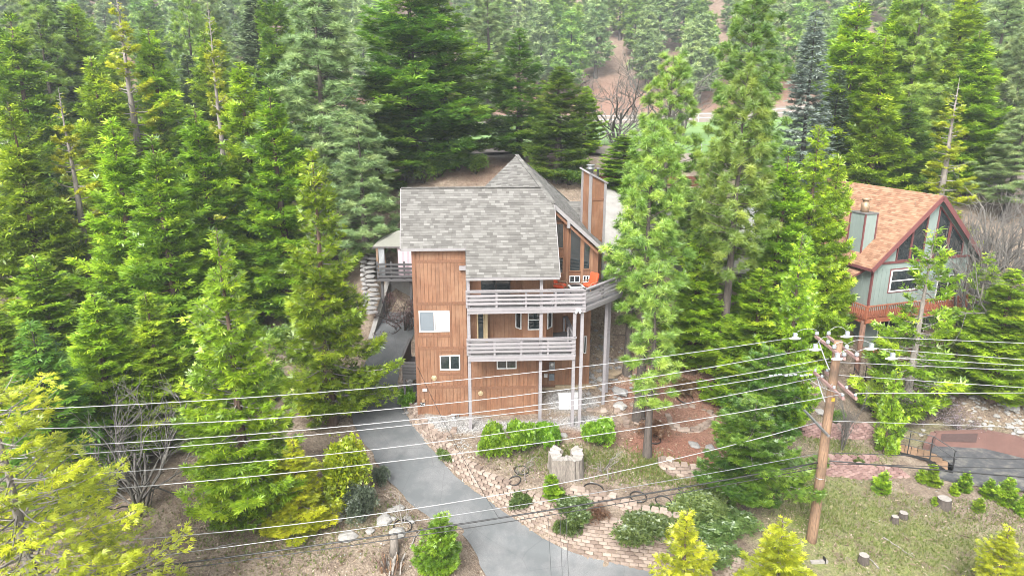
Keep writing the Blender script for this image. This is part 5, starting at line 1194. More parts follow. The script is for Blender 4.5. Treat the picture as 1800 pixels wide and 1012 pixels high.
# ---------------------------------------------------------------- left rear: pavilion on its deck, concrete wall, stone steps, side landing
GF = Frame(-8.6, 45.6, 0, 0); zf = 6.0
gd = thing("pavilion_deck", "dark grey deck with horizontal rails carrying the curtained pavilion", "deck", (-8.9, 44.6, 3.3))
def grel(p): return Vector(p)-gd.location
x0 = at_depth(663, 490, 44.6).x; x1 = at_depth(728, 490, 44.6).x; zf = at_depth(690, 489, 44.6).z; ztop = at_depth(690, 461, 44.6).z
MB().box(*[v for v in (x0+8.9, x1+8.9, 0, 4.2, zf-3.3-.2, zf-3.3)], .5).build("floor", MAT['greydark'], gd)
for i in range(5): piece("rail", round(x1-x0, 3), .05, .13, MAT['greydark'], gd, (x0+8.9, -.05, zf-3.3-.2+i*(ztop-zf+.15)/4.6))
for t in (0, .37, .72): piece("post", .1, .1, round(ztop-zf+.2, 2), MAT['greydark'], gd, (x0+8.9+(x1-x0)*t, .0, zf-3.3-.15))
for x in (x0+.25, x1-.3): MB().box(x+8.82, x+8.98, .3, .46, -.3, zf-3.5, .5).build("support_post", MAT['greydark'], gd)
cw = MB().box(x0+.5, x1+.2, 46.6, 46.9, 2.6, zf-.2, .5).build("concrete_wall", MAT['concrete']); tag(cw, "plain concrete wall at the end of the driveway under the pavilion deck", "wall")
cw2 = MB()._add([(x0+.5, 46.6, 2.8), (x0-.1, 42.6, 1.6), (x0-.1, 42.6, 2.5), (x0+.5, 46.6, 5.4), (x0+.2, 46.7, 2.8), (x0-.4, 42.6, 1.6), (x0-.4, 42.6, 2.5), (x0+.2, 46.7, 5.4)], [(0, 1, 2, 3), (4, 7, 6, 5), (3, 2, 6, 7), (1, 5, 6, 2)], .5).build("side_wall", MAT['concrete']); tag(cw2, "sloping tan side wall left of the driveway under the deck", "wall")
pv = thing("pavilion", "pavilion with grey-tan hipped canopy and pale pink curtains at the left rear", "gazebo", ((x0+x1)/2+.5, 46.4, zf)); PL = pv.location
zc = at_depth(690, 433, 44.9).z-zf; zr = at_depth(715, 405, 46.4).z-zf; hwx = (x1-x0)/2+.75
MAT['canopy'] = M_plain("canopy_fabric", (0.24, 0.24, 0.20), .8, var=.1); MAT['curtain'] = M_plain("pink_curtain", (0.62, 0.48, 0.52), .8, var=.08)
cn = MB(); e = [(-hwx, -1.5, zc), (hwx, -1.5, zc), (hwx, 1.5, zc), (-hwx, 1.5, zc)]; cn._add(e+[(-.5, 0, zr), (.5, 0, zr)], [(0, 1, 5, 4), (1, 2, 5), (2, 3, 4, 5), (3, 0, 4), (3, 2, 1, 0)], .5); cn.build("canopy", MAT['canopy'], pv)
MB().box(-hwx, hwx, -1.53, -1.47, zc-.10, zc-.005, .5).build("fascia", MAT['soffit'], pv)
for x in (-hwx+.25, hwx-.25):
    for y in (-1.35, 1.35): MB().box(x-.07, x+.07, y-.07, y+.07, 0, zc-.05, .5).build("post", MAT['tanwood'], pv)
def curtain(xa, xb, mat):
    m = MB(); n = 16; vs = []; 
    for i in range(n+1):
        x = xa+(xb-xa)*i/n; y = -1.4+.05*math.sin(i*2.1); vs += [(x, y, .05), (x, y, zc-.12)]
    m._add(vs, [(2*i, 2*i+2, 2*i+3, 2*i+1) for i in range(n)], .5); m.build("curtain", mat, pv, True)
curtain(-hwx+.35, -hwx+.75, MAT['blind']); curtain(-.35, hwx-.5, MAT['curtain'])
# stone steps climbing left of it
srng = random.Random(3)
def rock_mesh(seed, mat, flat=.6):
    g = random.Random(seed); m = MB(); vs = []; n1, n2 = 5, 8
    for i in range(n1+1):
        for j in range(n2):
            th_ = math.pi*i/n1; ph = 2*math.pi*j/n2; q = 1+g.uniform(-.22, .22) if 0 < i < n1 else 1
            vs.append((math.sin(th_)*math.cos(ph)*q, math.sin(th_)*math.sin(ph)*q*.8, math.cos(th_)*flat*q))
    m._add(vs, [(i*n2+j, (i+1)*n2+j, (i+1)*n2+(j+1) % n2, i*n2+(j+1) % n2) for i in range(n1) for j in range(n2)], .5); return m.mesh("rock", mat)
MAT['rock'] = M_plain("pale_granite", (0.40, 0.385, 0.36), .9, var=.25, scale=5); MAT['rock_t'] = M_plain("tan_rock", (0.42, 0.32, 0.21), .9, var=.25, scale=5); MAT['rock_g'] = M_plain("grey_rock", (0.30, 0.29, 0.28), .9, var=.3, scale=5)
ROCK = {k: [rock_mesh(s, MAT[k]) for s in range(4)] for k in ('rock', 'rock_t', 'rock_g')}
ss = thing("stone_steps", "rough grey stone steps climbing left of the pavilion deck", "steps", at_depth(652, 545, 44.0))
for i in range(15):
    t = i/14; p = at_depth(651+4*math.sin(i*.5)+t*6, 548-t*110, 43.5+t*4.5); o = link("step_stone", ROCK['rock_g'][i % 4], ss, p-ss.location, (0, 0, i)); o.scale = (.5, .42, .16)
    o = link("step_stone", ROCK['rock_g'][(i+1) % 4], ss, p-ss.location+Vector((-.55, .1, .05)), (0, 0, i*2)); o.scale = (.24, .24, .22)
# grey side landing beside the driveway
lz0 = at_depth(720, 600, 38.2).z; ld = thing("side_landing", "small weathered grey landing with rails on the left wall of the brown house", "deck", (xl-2.4-.9, 36.9, 0)); lo = ld.location
xa, xb = at_depth(707, 640, 37.0).x-lo.x, at_depth(731, 640, 37.0).x-lo.x; za = at_depth(715, 660, 37).z; zb_ = at_depth(715, 628, 37).z
for i in range(5): piece("rail", round(xb-xa, 3), .05, .14, MAT['greydark'], ld, (xa, 0, za+i*.19))
MB().box(xa, xb, .05, 3.2, za-.2, za, .5).build("floor", MAT['greydark'], ld); MB().box(xa, xa+.06, .06, 3.2, za, zb_, .5).build("side_rail", MAT['greydark'], ld); piece("cap_rail", .14, 3.3, .05, MAT['greydark'], ld, (xa-.04, -.05, zb_+.02))
for x, y in ((xa+.02, .06), (xa+.02, 3.0)): MB().box(x, x+.13, y, y+.13, -.6, za-.2, .5).build("post", MAT['greydark'], ld)
# ---------------------------------------------------------------- tree placement: (kind, tip pixel x, tip pixel y, distance, radius, label)
T = [
 # left foreground and middle
 ("cedarbig", -30, 672, 19.5, 5.0, "large yellow-green cedar with pale limbs filling the bottom left corner"),
 ("cedarn0", 545, 256, 35.6, 3.0, "tall bright green cedar standing alone left of the driveway"),
 ("cedarn1", 380, 398, 27.6, 2.7, "bright green cedar with a thin spire left of the yellow bush"),
 ("cedary0", 515, 772, 27.2, 1.8, "yellow-green young cedar standing under the wires at the lower left"),
 ("cedar1", 160, 512, 32.5, 2.0, "small green spire cedar, left one of two twins beside the bare tree"),
 ("cedar2", 252, 512, 33.5, 1.7, "small green spire cedar directly behind the bare grey tree"),
 ("firyoung", 55, 566, 28.5, 2.7, "dark green young fir at the left edge below the forest"),
 ("cedar3", 62, 448, 38, 2.3, "mid green cedar above the young fir at the left edge"),
 ("cedar0", -8, 545, 34, 2.0, "green cedar cut off by the left picture edge at mid height"),
 ("sparse0", 102, 152, 46, 2.6, "half bare pale cedar with whitish trunk in the left forest"),
 ("cedar2", 12, 178, 44, 2.6, "green cedar at the left edge beside the half bare pale one"),
 ("cedar3", 192, 205, 44, 2.6, "yellowish cedar right of the half bare pale tree"),
 ("cedar0", 268, 236, 42, 2.5, "broad green cedar in the middle of the left forest"),
 ("cedar1", 345, 190, 46, 2.6, "green cedar behind the thin spire cedar"),
 ("cedar2", 425, 105, 50, 2.6, "bright cedar left of the big grey-green pine"),
 ("cedar0", 478, 150, 47, 2.5, "yellow-green cedar touching the left side of the big grey-green pine"),
 ("sparse1", 205, -40, 60, 3.2, "tall half dead cedar with a bare pale trunk near the top left"),
 ("cedar1", 262, 48, 62, 3.0, "bright yellow-green cedar right of the tall half dead one"),
 ("cedar3", 158, 98, 56, 2.8, "green cedar left of the tall half dead one"),
 ("sparse0", 362, 2, 58, 2.2, "thin open cedar with grey limbs near the top left"),
 ("fir0", 76, -25, 72, 4.0, "dark blackish fir in the top left corner"),
 ("cedar0", 8, 20, 62, 3.2, "yellow-green cedar in the top left corner"),
 ("cedar2", 128, 5, 74, 3.0, "pale green cedar behind the dark fir at the top left"),
 ("pine1", 320, -30, 85, 3.2, "hazy dark pine behind the thin open cedar"),
 ("fir1", 440, -30, 70, 4.0, "dark blue-green fir left of the big grey-green pine"),
 ("fir0", 560, -55, 75, 4.2, "dark fir rising behind the big grey-green pine"),
 ("pineg0", 553, -8, 52, 3.9, "big grey-green pine with upright tufts left of the brown house"),
 ("cedard0", 712, -70, 58, 4.2, "big dark cedar, left of two merged trunks behind the grey roof"),
 ("cedard1", 770, -30, 60, 4.0, "big dark cedar, right of two merged trunks behind the grey roof"),
 ("cedard0", 655, 120, 56, 2.8, "dark green cedar between the grey-green pine and the merged cedars"),
 ("pineg1", 632, 205, 48, 2.6, "lower grey pine right of the big grey-green pine"),
 # behind the house
 ("cedard1", 914, 46, 62, 2.5, "dark spire cedar left of two behind the pointed roof"),
 ("cedard0", 984, 112, 57, 2.5, "dark green cedar right of two behind the pointed roof"),
 ("cedar3", 1030, 150, 66, 1.6, "slim green cedar beside the bare trees on the field edge"),
 ("bare0", 1090, 112, 74, 4.4, "bare grey tree with dark stems in front of the field"),
 ("bare1", 1205, 78, 84, 5.0, "bare pale tree behind the bushy pine"),
 ("pineg0", 858, -15, 108, 4.4, "hazy pine with a bare lower trunk on the dirt bank"),
 # right of the house
 ("pine0", 1180, 96, 46, 2.9, "bushy pine with dense round crown right of the chimney"),
 ("pinehigh", 1150, 215, 36, 2.4, "tall pine whose trunk stands right of the grey support posts"),
 ("pine2", 1332, -30, 50, 3.6, "very tall pine reaching the top edge right of the centre"),
 ("pinehigh", 1312, 130, 39.6, 2.6, "tall pine with a long bare grey trunk above the red soil"),
 ("pine1", 1262, 250, 44, 2.2, "pine behind the long bare grey trunk"),
 ("pine0", 1222, 330, 47, 2.2, "low dense pine in front of the upper road"),
 ("pinethin", 1158, 462, 32.6, 1.35, "thin young yellow-green pine with a slim leaning trunk in the garden"),
 ("pinethin", 1118, 330, 40, 1.6, "slim pine with its base among stones beside the balcony"),
 ("cedar2", 1232, 395, 41, 1.8, "dark young cedar in the shade behind the thin pine"),
 ("cedar1", 1100, 235, 56, 2.2, "green cedar behind the parking court"),
 ("cedarn1", 1412, 405, 36, 2.0, "bright green cedar with a bare pale lower trunk left of the pole"),
 ("cedar0", 1382, 258, 43, 2.2, "tall bright cedar left of the round yellow-green crown"),
 ("cedarn1", 1442, 214, 45, 3.0, "rounded yellow-green cedar left of the tan roof"),
 ("cedar3", 1478, 272, 45, 1.7, "yellow-green cedar touching the tan roof"),
 ("cedar2", 1345, 470, 37.5, 2.1, "green cedar under the bare pale trunk"),
 ("cedarlow", 1352, 606, 34.5, 2.6, "spreading green cedar left of the pole at crossarm height"),
 ("cedarlow", 1330, 700, 29.6, 2.9, "broad dark drooping cedar in the garden in front of the pole"),
 ("cedary0", 1208, 893, 22.6, 1.9, "yellow-green cedar tip at the bottom edge right of the block wall"),
 ("cedary1", 1378, 905, 22.2, 2.1, "yellow-green cedar tip at the bottom edge left of the pole foot"),
 ("cedary0", 1775, 925, 24.5, 1.5, "yellow-green cedar in the bottom right corner"),
 ("cedaropen", 1645, 396, 41, 2.5, "open green cedar standing in front of the grey-green house"),
 ("cedaropen", 1742, 440, 44, 1.9, "dull green cedar at the right corner of the grey-green house"),
 ("young1", 1576, 655, 37, .85, "young green cedar beside the pink block walls"),
 # right forest
 ("firb", 1440, 12, 60, 2.9, "frosty blue-grey fir at the upper right"),
 ("cedar0", 1512, -20, 64, 3.2, "tall green cedar right of the frosty fir"),
 ("cedar1", 1560, 60, 60, 2.8, "dense green cedar behind the tan roof"),
 ("cedar2", 1590, -30, 72, 3.0, "green cedar with a yellowish tip at the top edge on the right"),
 ("pine0", 1630, -20, 66, 3.6, "olive pine with a leaning dark trunk at the upper right"),
 ("sparse1", 1690, 135, 56, 2.9, "open pale cedar with white limbs behind the ridge of the tan roof"),
 ("cedar3", 1700, -30, 72, 3.0, "tall cedar at the top edge near the right side"),
 ("cedar0", 1728, 62, 64, 2.6, "bright cedar right of the open pale cedar"),
 ("pineg1", 1775, -10, 85, 4.0, "hazy blue-grey pine in the top right corner"),
 ("pineg0", 1822, 60, 80, 3.6, "hazy grey pine cut by the right edge"),
 ("fir1", 1480, 120, 62, 2.6, "dark fir between the frosty fir and the tan roof"),
 ("cedard1", 1605, 170, 62, 2.8, "dark cedar directly above the ridge of the tan roof"),
 ("bare1", 1770, 268, 52, 3.6, "grey leafless tree with tangled twigs at the right edge"),
 ("bare0", 1800, 330, 46, 3.2, "grey leafless tree cut by the right picture edge"),
 ("pineg1", 1800, 205, 60, 2.8, "grey-green pine behind the leafless trees at the right edge"),
 ("cedar2", 1790, 470, 42, 2.2, "dull cedar at the right edge below the leafless trees"),
 ("fir0", 1765, 150, 70, 3.2, "dark fir behind the bright cedar at the upper right"),
 ("bare0", 1745, 345, 48, 2.6, "smaller grey leafless tree beside the right gable"),
]
for kind, px, py, D, r, lab in T: plant_top(kind, px, py, D, r*(1.42 if kind[:5] in ('cedar', 'pineg') and kind not in ('cedarbig', 'cedarlow', 'cedarn0', 'cedarn1') and D > 30 else 1.05), lab, "tree", "trees round the two houses")
plant_base("bare0", 248, 905, 6.2, 2.3, "bare grey twiggy tree in the left foreground under the wires", "tree")
plant_base("bare1", 205, 850, 4.6, 1.9, "lower bare grey tree leaning beside the bigger bare one", "tree")
# forest behind: hillside pines nobody could tell apart, and a few mid-distance ones
g = np.random.default_rng(21); pts = []
def free(x, y, d): return all((x-a)**2+(y-b)**2 > d*d for a, b in pts)
while len(pts) < 270:
    y = g.uniform(160, 250); x = g.uniform(-1, 1)*y*.86
    if not free(x, y, 4.6 if y < 195 else 6.0): continue
    if y < 172 and -12 < x < 45 and g.random() < .75: continue
    pts.append((x, y)); h = g.uniform(13, 21)
    plant(f"pinefar{g.integers(0, 4)}", x, y, h, h*.25, "hazy green pine among many on the far hillside", "tree", "pines on the far hillside")
SPEC = {'cedar0': 'ragged green cedar', 'cedar1': 'narrow green cedar', 'cedar3': 'full green cedar', 'pine0': 'tufted green pine', 'fir0': 'dark layered fir', 'pineg1': 'grey-green pine', 'cedard0': 'broad dark cedar'}
n = 0
while n < 60:
    y = g.uniform(64, 150); x = g.uniform(-1, 1)*y*.95
    if -30+(y-76)*-.15 < x < 62 and y > 70: continue
    if -16 < x < 34 and y < 80: continue
    if not free(x, y, 4.6): continue
    pts.append((x, y)); n += 1; kind = ["cedar0", "cedar1", "pine0", "fir0", "pineg1", "cedar3", "cedard0"][g.integers(0, 7)]; h = g.uniform(14, 21)
    plant(kind, x, y, h, h*.21, f"{SPEC[kind]} in the hazy forest "+("left of the field behind the first rows" if x < 0 else "right of the field behind the first rows"), "tree", "forest left of the field" if x < 0 else "forest right of the field")
# the forest goes on past the left and right edges of the picture
for i in range(18):
    y = 30+i*2.6; s = -1 if i % 3 else 1; x = s*((.80 if s < 0 else .92)*y+(4 if s < 0 else 9)+g.uniform(0, 7)); h = g.uniform(11, 17)
    plant(("cedar0", "cedar3", "pine2")[i % 3], x, y, h, h*.22, "tree standing just beyond the left edge of the picture" if s < 0 else "tree standing just beyond the right edge of the picture", "tree", "forest past the picture edges")
# ---------------------------------------------------------------- shrubs
for kind, px, py, h, r, lab, cat in [
 ("young0", 776, 1003, 2.75, 1.15, "bushy bright green young cedar at the left edge of the lower driveway", "tree"),
 ("bushy", 604, 886, 3.1, 1.5, "tall yellow bush beside the driveway under the wires", "bush"),
 ("bushs", 640, 915, 1.7, 1.05, "grey-green sage bush in front of the yellow bush", "bush"),
 ("bushs", 668, 855, 1.0, .55, "small grey-green bush between the yellow bush and the tarmac", "bush"),
 ("bushg0", 868, 796, 1.5, 1.0, "bright green laurel bush, left end of the hedge before the house", "bush"),
 ("bushg1", 918, 794, 1.45, 1.0, "bright green laurel bush, middle of the hedge before the house", "bush"),
 ("bushg0", 958, 784, 1.25, .75, "bright green laurel bush, right end of the hedge before the house", "bush"),
 ("bushg1", 1052, 783, 1.25, 1.05, "round bright green laurel bush right of the hollow stump", "bush"),
 ("bushg1", 715, 716, 1.1, .65, "bright green bush between the driveway wall and the left house corner", "bush"),
 ("young1", 970, 872, 1.15, .6, "little round cedar below the hollow stump", "tree"),
 ("bushcover", 1006, 896, 0.35, 1.21, "dark ivy hanging over the upper block wall", "ivy"),
 ("bushcover", 1132, 930, 0.42, 1.65, "wide dark ivy patch above the tallest block wall", "ivy"),
 ("bushcover", 1000, 938, 0.63, 0.66, "ivy strand hanging down the tallest block wall", "ivy"),
 ("bushcover", 922, 888, 0.56, 0.77, "ivy strand on the block wall left of the cables", "ivy"),
 ("bushcover", 784, 806, 0.42, 0.55, "small ivy clump where the driveway wall begins to rise", "ivy"),
 ("bushcover", 1222, 890, 0.35, 1.76, "ground ivy left of the broad drooping cedar", "ivy"),
 ("bushcover", 1262, 930, 0.35, 1.87, "ground ivy below the broad drooping cedar", "ivy"),
 ("bushcover", 1242, 975, 0.35, 1.43, "ground ivy patch near the bottom edge left of the pole", "ivy"),
 ("bushdry", 1050, 915, .6, .6, "reddish dry shrub between the ivy patches", "shrub"),
 ("bushdry", 1150, 770, .95, .9, "dry brown shrub in a ring on the garden slope", "shrub"),
 ("bushdry", 1202, 698, 1.1, .8, "dry brown shrub in a ring on the red soil", "shrub"),
 ("bushpurple", 712, 588, 3.4, 1.3, "purple leaved shrub beside the upper driveway and the house wall", "shrub"),
 ("bushblossom", 1640, 735, 1.9, 1.8, "pale pinkish blossoming shrub above the parking pad", "shrub"),
 ("bushblossom", 1690, 760, 1.3, 1.2, "low pale shrub hanging over the red-brown wall", "shrub"),
 ("sapling", 1062, 828, 2.0, .55, "thin bare sapling right of the hollow stump", "tree"),
 ("sapling", 918, 830, 1.6, .45, "thin bare sapling standing in the brown ring before the hedge", "tree"),
 ("sapling", 706, 922, 1.7, .4, "thin bare sapling in the ring left of the driveway", "tree"),
 ("bare1", 1480, 790, 4.6, .8, "slim dark leafless tree right of the pole", "tree"),
 ("bushcover", 1500, 812, 0.28, 0.55, "small green weed clump between the pink walls", "shrub"),
 ("bushwild1", 1468, 745, .9, .6, "small green shrub behind the upper pole section", "shrub"),
 ("bushwild0", 1760, 650, 1.6, 1.8, "green shrub right of the grey-green house", "shrub"),
 ("bushwild1", 1790, 690, 1.4, 1.6, "green shrub at the right edge above the rocks", "shrub"),
 ("bushwild1", 1250, 585, 1.2, 1.0, "dark shrub in the shade behind the long bare trunk", "shrub"),
 ]: plant_base(kind, px, py, h, r, lab, cat)
for px, py, h, lab in ((1550, 866, 1.25, "young cedar on the grass left of the wooden landing"), (1618, 846, .8, "small young cedar at the foot of the black steps"), (1637, 850, 1.2, "young cedar right of the foot of the black steps"),
      (1694, 862, 1.15, "young cedar in the middle of the pad edge"), (1676, 868, .7, "low young cedar left of the middle of the pad edge"), (1738, 872, 1.05, "young cedar right of the middle of the pad edge"),
      (1768, 884, 1.5, "largest young cedar at the right end of the pad edge"), (1720, 898, .8, "low young cedar below the pad edge"), (1642, 886, .5, "tiny young cedar beside the pale stump"), (1797, 905, 1.2, "young cedar cut by the right picture edge")):
    plant_base("young1", px, py, h, h*.45, lab, "tree", "young cedars by the parking pad")
g = np.random.default_rng(77)
for i in range(26):
    x = g.uniform(-34, -11); y = g.uniform(30, 60); plant(f"bushwild{i % 2}", x, y, g.uniform(.8, 2.2), g.uniform(.8, 1.5), "wild green shrub on the shaded floor of the left forest", "shrub", "undergrowth of the left forest")
for i, (px, py) in enumerate(((806, 300), (770, 312), (836, 306), (1010, 318), (1125, 325), (745, 322), (1085, 318), (1000, 325))):
    plant_base(f"bushwild{i % 2}", px, py, g.uniform(1.2, 2.4), g.uniform(1.2, 2.0), "green shrub on the leafy bank behind the house roofs", "shrub", "shrubs on the bank behind the house")

# ---------------------------------------------------------------- stumps, rings, rocks and other garden things
MAT['stump_side'] = M_bark("weathered_stump", (0.30, 0.26, 0.22), 4); MAT['stump_top'] = M_plain("sawn_grey_wood", (0.40, 0.37, 0.335), .9, var=.3, scale=9)
p = on_ground(995, 828); st = thing("hollow_stump", "large weathered hollow tree stump open at the back in the garden", "stump", p)
g = random.Random(8); n = 40; prof = []
for i in range(n+1):
    a = math.radians(-235+290*i/n); wob = 1+.07*math.sin(i*.55)+.06*g.uniform(-1, 1); prof.append((a, .88*wob, (.32+.06*math.sin(i*.5))*wob))
def ring(z, f): return [(math.cos(a)*ro*f, math.sin(a)*ro*f, z) for a, ro, ri in prof], [(math.cos(a)*ri*f, math.sin(a)*ri*f, z) for a, ro, ri in prof]
m = MB(); top = MB(); hz = [1.0+.05*math.cos(i*.31)+.04*g.uniform(-1, 1) for i in range(n+1)]; o0, i0 = ring(-.3, 1.12); o1, i1 = ring(.5, 1.02); o2, i2 = ring(1, 1.0)
o2 = [(x, y, hz[i]) for i, (x, y, z) in enumerate(o2)]; i2 = [(x, y, hz[i]) for i, (x, y, z) in enumerate(i2)]; K = n+1; vs = o0+o1+o2+i0+i1+i2; fs = []
for i in range(n):
    for b, e in ((0, 1), (1, 2)): fs.append((b*K+i, b*K+i+1, e*K+i+1, e*K+i)); fs.append((3*K+b*K+i+1, 3*K+b*K+i, 3*K+e*K+i, 3*K+e*K+i+1))
for i in (0, n): fs += [(i, K+i, 4*K+i, 3*K+i), (K+i, 2*K+i, 5*K+i, 4*K+i)]
m._add(vs, fs, .5); m.build("shell", MAT['stump_side'], st); top._add(o2+i2, [(i, i+1, K+i+1, K+i) for i in range(n)], .5); top.build("cut_top", MAT['stump_top'], st, loc=(0, 0, .004))
def stump(px, py, r, h, lab):
    p = on_ground(px, py); t = thing("cut_stump", lab, "stump", p, 0, "sawn stumps on the grass"); g = random.Random(px); m = MB(); n = 18; rr = [r*(1+.08*g.uniform(-1, 1)) for _ in range(n)]
    lv = [(-.2, 1.25), (.1*h, 1.12), (.6*h, 1.0), (h, .98)]; vs = [(math.cos(6.283*j/n)*rr[j]*f, math.sin(6.283*j/n)*rr[j]*f, z) for z, f in lv for j in range(n)]
    m._add(vs, [(i*n+j, i*n+(j+1) % n, (i+1)*n+(j+1) % n, (i+1)*n+j) for i in range(3) for j in range(n)], .5); m.build("bark", MAT['bark'], t); MB()._add([(math.cos(6.283*j/n)*rr[j]*.97, math.sin(6.283*j/n)*rr[j]*.97, h+.004) for j in range(n)], [tuple(range(n))], .5).build("cut_top", MAT['stump_top'], t)
stump(1658, 890, .34, .5, "wide sawn stump near the parking pad edge"); stump(1572, 918, .17, .36, "sawn stump, left one of the close pair on the grass"); stump(1587, 911, .21, .33, "sawn stump, right one of the close pair on the grass"); stump(1517, 988, .22, .4, "sawn stump near the bottom edge right of the pole")
# rotten broken stump left of the driveway
p = on_ground(690, 990); t = thing("rotten_stump", "split rotten stump with orange decayed wood at the bottom left of the driveway", "stump", p); MAT['rot'] = M_bark("orange_rot", (0.36, 0.20, 0.10), 4)
for i in range(34):
    a = g.uniform(0, 6.28); q = g.uniform(.1, .55); L = g.uniform(.15, .6)
    MB().beam((q*math.cos(a), q*math.sin(a)*1.2-.3, -.12), (q*math.cos(a)*1.25+g.uniform(-.15, .15), q*math.sin(a)*1.4-.3+g.uniform(-.15, .1), L), g.uniform(.03, .10), g.uniform(.03, .06)).build("splinter", (MAT['rot'], MAT['stump_top'], MAT['bark_r'])[i % 3], t)
MB().tube([(0, .45, -.1), (.02, .5, .5), (.03, .52, 1.05)], [.26, .2, .17], 9).build("core", MAT['stump_side'], t, True)
MAT['edging'] = M_plain("black_plastic_edging", (0.018, 0.017, 0.017), .5)
for px, py, R, lab in ((905, 846, .30, "black plastic ring lying on the slope below the hedge"), (917, 828, .36, "brown edging ring round the thin bare sapling by the hedge"), (1043, 862, .5, "faint edging ring below the round laurel bush"), (1122, 874, .4, "edging ring with a pale knob on the lower slope"),
      (1166, 882, .38, "edging ring full of dry grass, second from the ground ivy"), (1202, 886, .42, "black edging ring touching the ground ivy"), (1205, 862, .36, "pale edging ring just above the ground ivy"), (1147, 772, .45, "edging ring round the dry shrub on the slope"), (1204, 700, .5, "edging ring round the dry shrub on the red soil"), (708, 926, .42, "black edging ring left of the driveway beside white rocks")):
    p = on_ground(px, py); e = 1.2; sx = (gz(p.x+e, p.y)-gz(p.x-e, p.y))/(2*e); sy = (gz(p.x, p.y+e)-gz(p.x, p.y-e))/(2*e); sx, sy = max(-.25, min(.25, sx)), max(-.25, min(.25, sy)); R_ = Vector((0, 0, 1)).rotation_difference(Vector((-sx, -sy, 1)).normalized()).to_matrix()
    tag(MB().torus((0, 0, .04), R, .024, 30, 6, sq=1.6, tilt=R_).build("edging_ring", MAT['edging'], None, True, p), lab, "ring", "planting rings")
def rock(px, py, s, mat, lab, flat=1.0, grp="rocks"):
    p = on_ground(px, py); o = link("rock", ROCK[mat][_trng.randrange(4)], None, p+Vector((0, 0, s*.2*flat)), (0, 0, _trng.uniform(0, 6))); o.scale = (s*_trng.uniform(.85, 1.2), s, s*flat); return tag(o, lab, "rock", grp)
for px, py, s, mat, lab in ((676, 915, .42, 'rock', "large white rock right of the sage bush"), (592, 902, .36, 'rock', "white rock left of the sage bush, upper one"), (596, 912, .3, 'rock', "white rock left of the sage bush, lower one"), (610, 945, .42, 'rock', "upright white rock below the sage bush"), (651, 934, .26, 'rock', "small white rock below the sage bush"),
      (698, 938, .42, 'rock', "long white rock beside the black ring left of the driveway"), (698, 895, .28, 'rock', "white rock beside the tarmac, left of a pair"), (704, 893, .28, 'rock', "white rock beside the tarmac, right of a pair"), (688, 898, .22, 'rock', "small white rock near the pair beside the tarmac"), (715, 912, .22, 'rock', "white rock touching the tarmac edge"), (722, 918, .2, 'rock', "small white rock nearest the young cedar"), (690, 912, .2, 'rock', "small white rock beside the large white one"),
      (990, 765, .25, 'rock', "pale rock at the right end of the laurel hedge"), (1220, 783, .32, 'rock_g', "upright grey stone standing in the red mulch"), (1248, 788, .3, 'rock_g', "flat grey stone in the red mulch beside the drooping cedar"), (1055, 668, .3, 'rock', "white rock beside the right support post"), (1075, 660, .6, 'rock_t', "big tan boulder behind the right support post"), (1030, 678, .38, 'rock_t', "tan boulder, left of two below the house corner"), (1042, 682, .3, 'rock_t', "tan boulder, right of two below the house corner"), (1090, 715, .5, 'rock', "flat white slab at the foot of a pine by the edging blocks"), (1088, 690, .55, 'rock_g', "grey stones at the foot of the slim pine"),
      (1440, 725, .4, 'rock', "pale rock left of the pole below the crossarms"), (1408, 742, .3, 'rock', "pale rock left of the grey metal arm"), (1470, 740, .35, 'rock', "pale rock behind the pole"), (1776, 715, .6, 'rock', "largest pale rock on the slope above the red-brown wall"), (1790, 760, .35, 'rock', "pale rock near the right edge above the red-brown wall"), (1775, 752, .3, 'rock', "pale rock left of the one at the right edge"), (1752, 733, .25, 'rock', "small pale rock in the middle of the right slope"), (1708, 700, .3, 'rock', "pale rock beside the leaning trunk on the right slope"), (733, 742, .16, 'rock_t', "small tan stone at the left house corner"), (858, 738, .12, 'rock_g', "small dark stone by the gas meter"), (1040, 848, .10, 'rock', "tiny white stone on the slope below the stump")):
    rock(px, py, s, mat, lab, .7)
# stone rubble: too many small pieces to count
def scatter_rocks(name, centers, n, smin, smax, mat, seed, lab):
    g = random.Random(seed); m = MB(); src = ROCK[mat]
    for i in range(n):
        cx, cy, rx, ry = g.choice(centers); x, y = cx+g.gauss(0, rx), cy+g.gauss(0, ry); s = g.uniform(smin, smax); z = gz(x, y); R = Matrix.Rotation(g.uniform(0, 6), 3, 'Z'); me = src[g.randrange(4)]
        m._add([R @ Vector((v.co.x*s, v.co.y*s, v.co.z*s*.7))+Vector((x, y, z+s*.15)) for v in me.vertices], [tuple(p.vertices) for p in me.polygons], g.random())
    return tag(m.build(name, MAT[mat]), lab, "rubble", kind="stuff")
def W(px, py): q = on_ground(px, py); return q.x, q.y
scatter_rocks("rubble", [(*W(1780, 745), 2.0, 1.2), (*W(1740, 720), 2.0, 1.4)], 170, .06, .2, 'rock', 1, "pale rubble scattered on the slope above the red-brown wall")
scatter_rocks("rubble", [(*W(1060, 660), 1.0, 1.6), (*W(1040, 640), .8, 1.2)], 150, .05, .2, 'rock_g', 2, "grey rubble on the bank right of the brown house")
scatter_rocks("rubble", [(*W(718, 668), .5, 1.0), (*W(720, 690), .4, .6)], 130, .08, .2, 'rock_g', 3, "dark stones below the side landing")
scatter_rocks("rubble", [(*W(800, 785), .5, .4), (*W(760, 760), 1.0, .3), (*W(900, 752), 2.2, .3), (*W(1005, 735), 1.0, .5)], 420, .03, .075, 'rock', 4, "white gravel pieces at the foot of the brown house")
scatter_rocks("rubble", [(*W(640, 940), 2.2, 1.2), (*W(1100, 840), 3.5, 1.8), (*W(1600, 900), 5, 2.5)], 260, .02, .06, 'rock', 5, "small pale stones scattered over the bare ground")
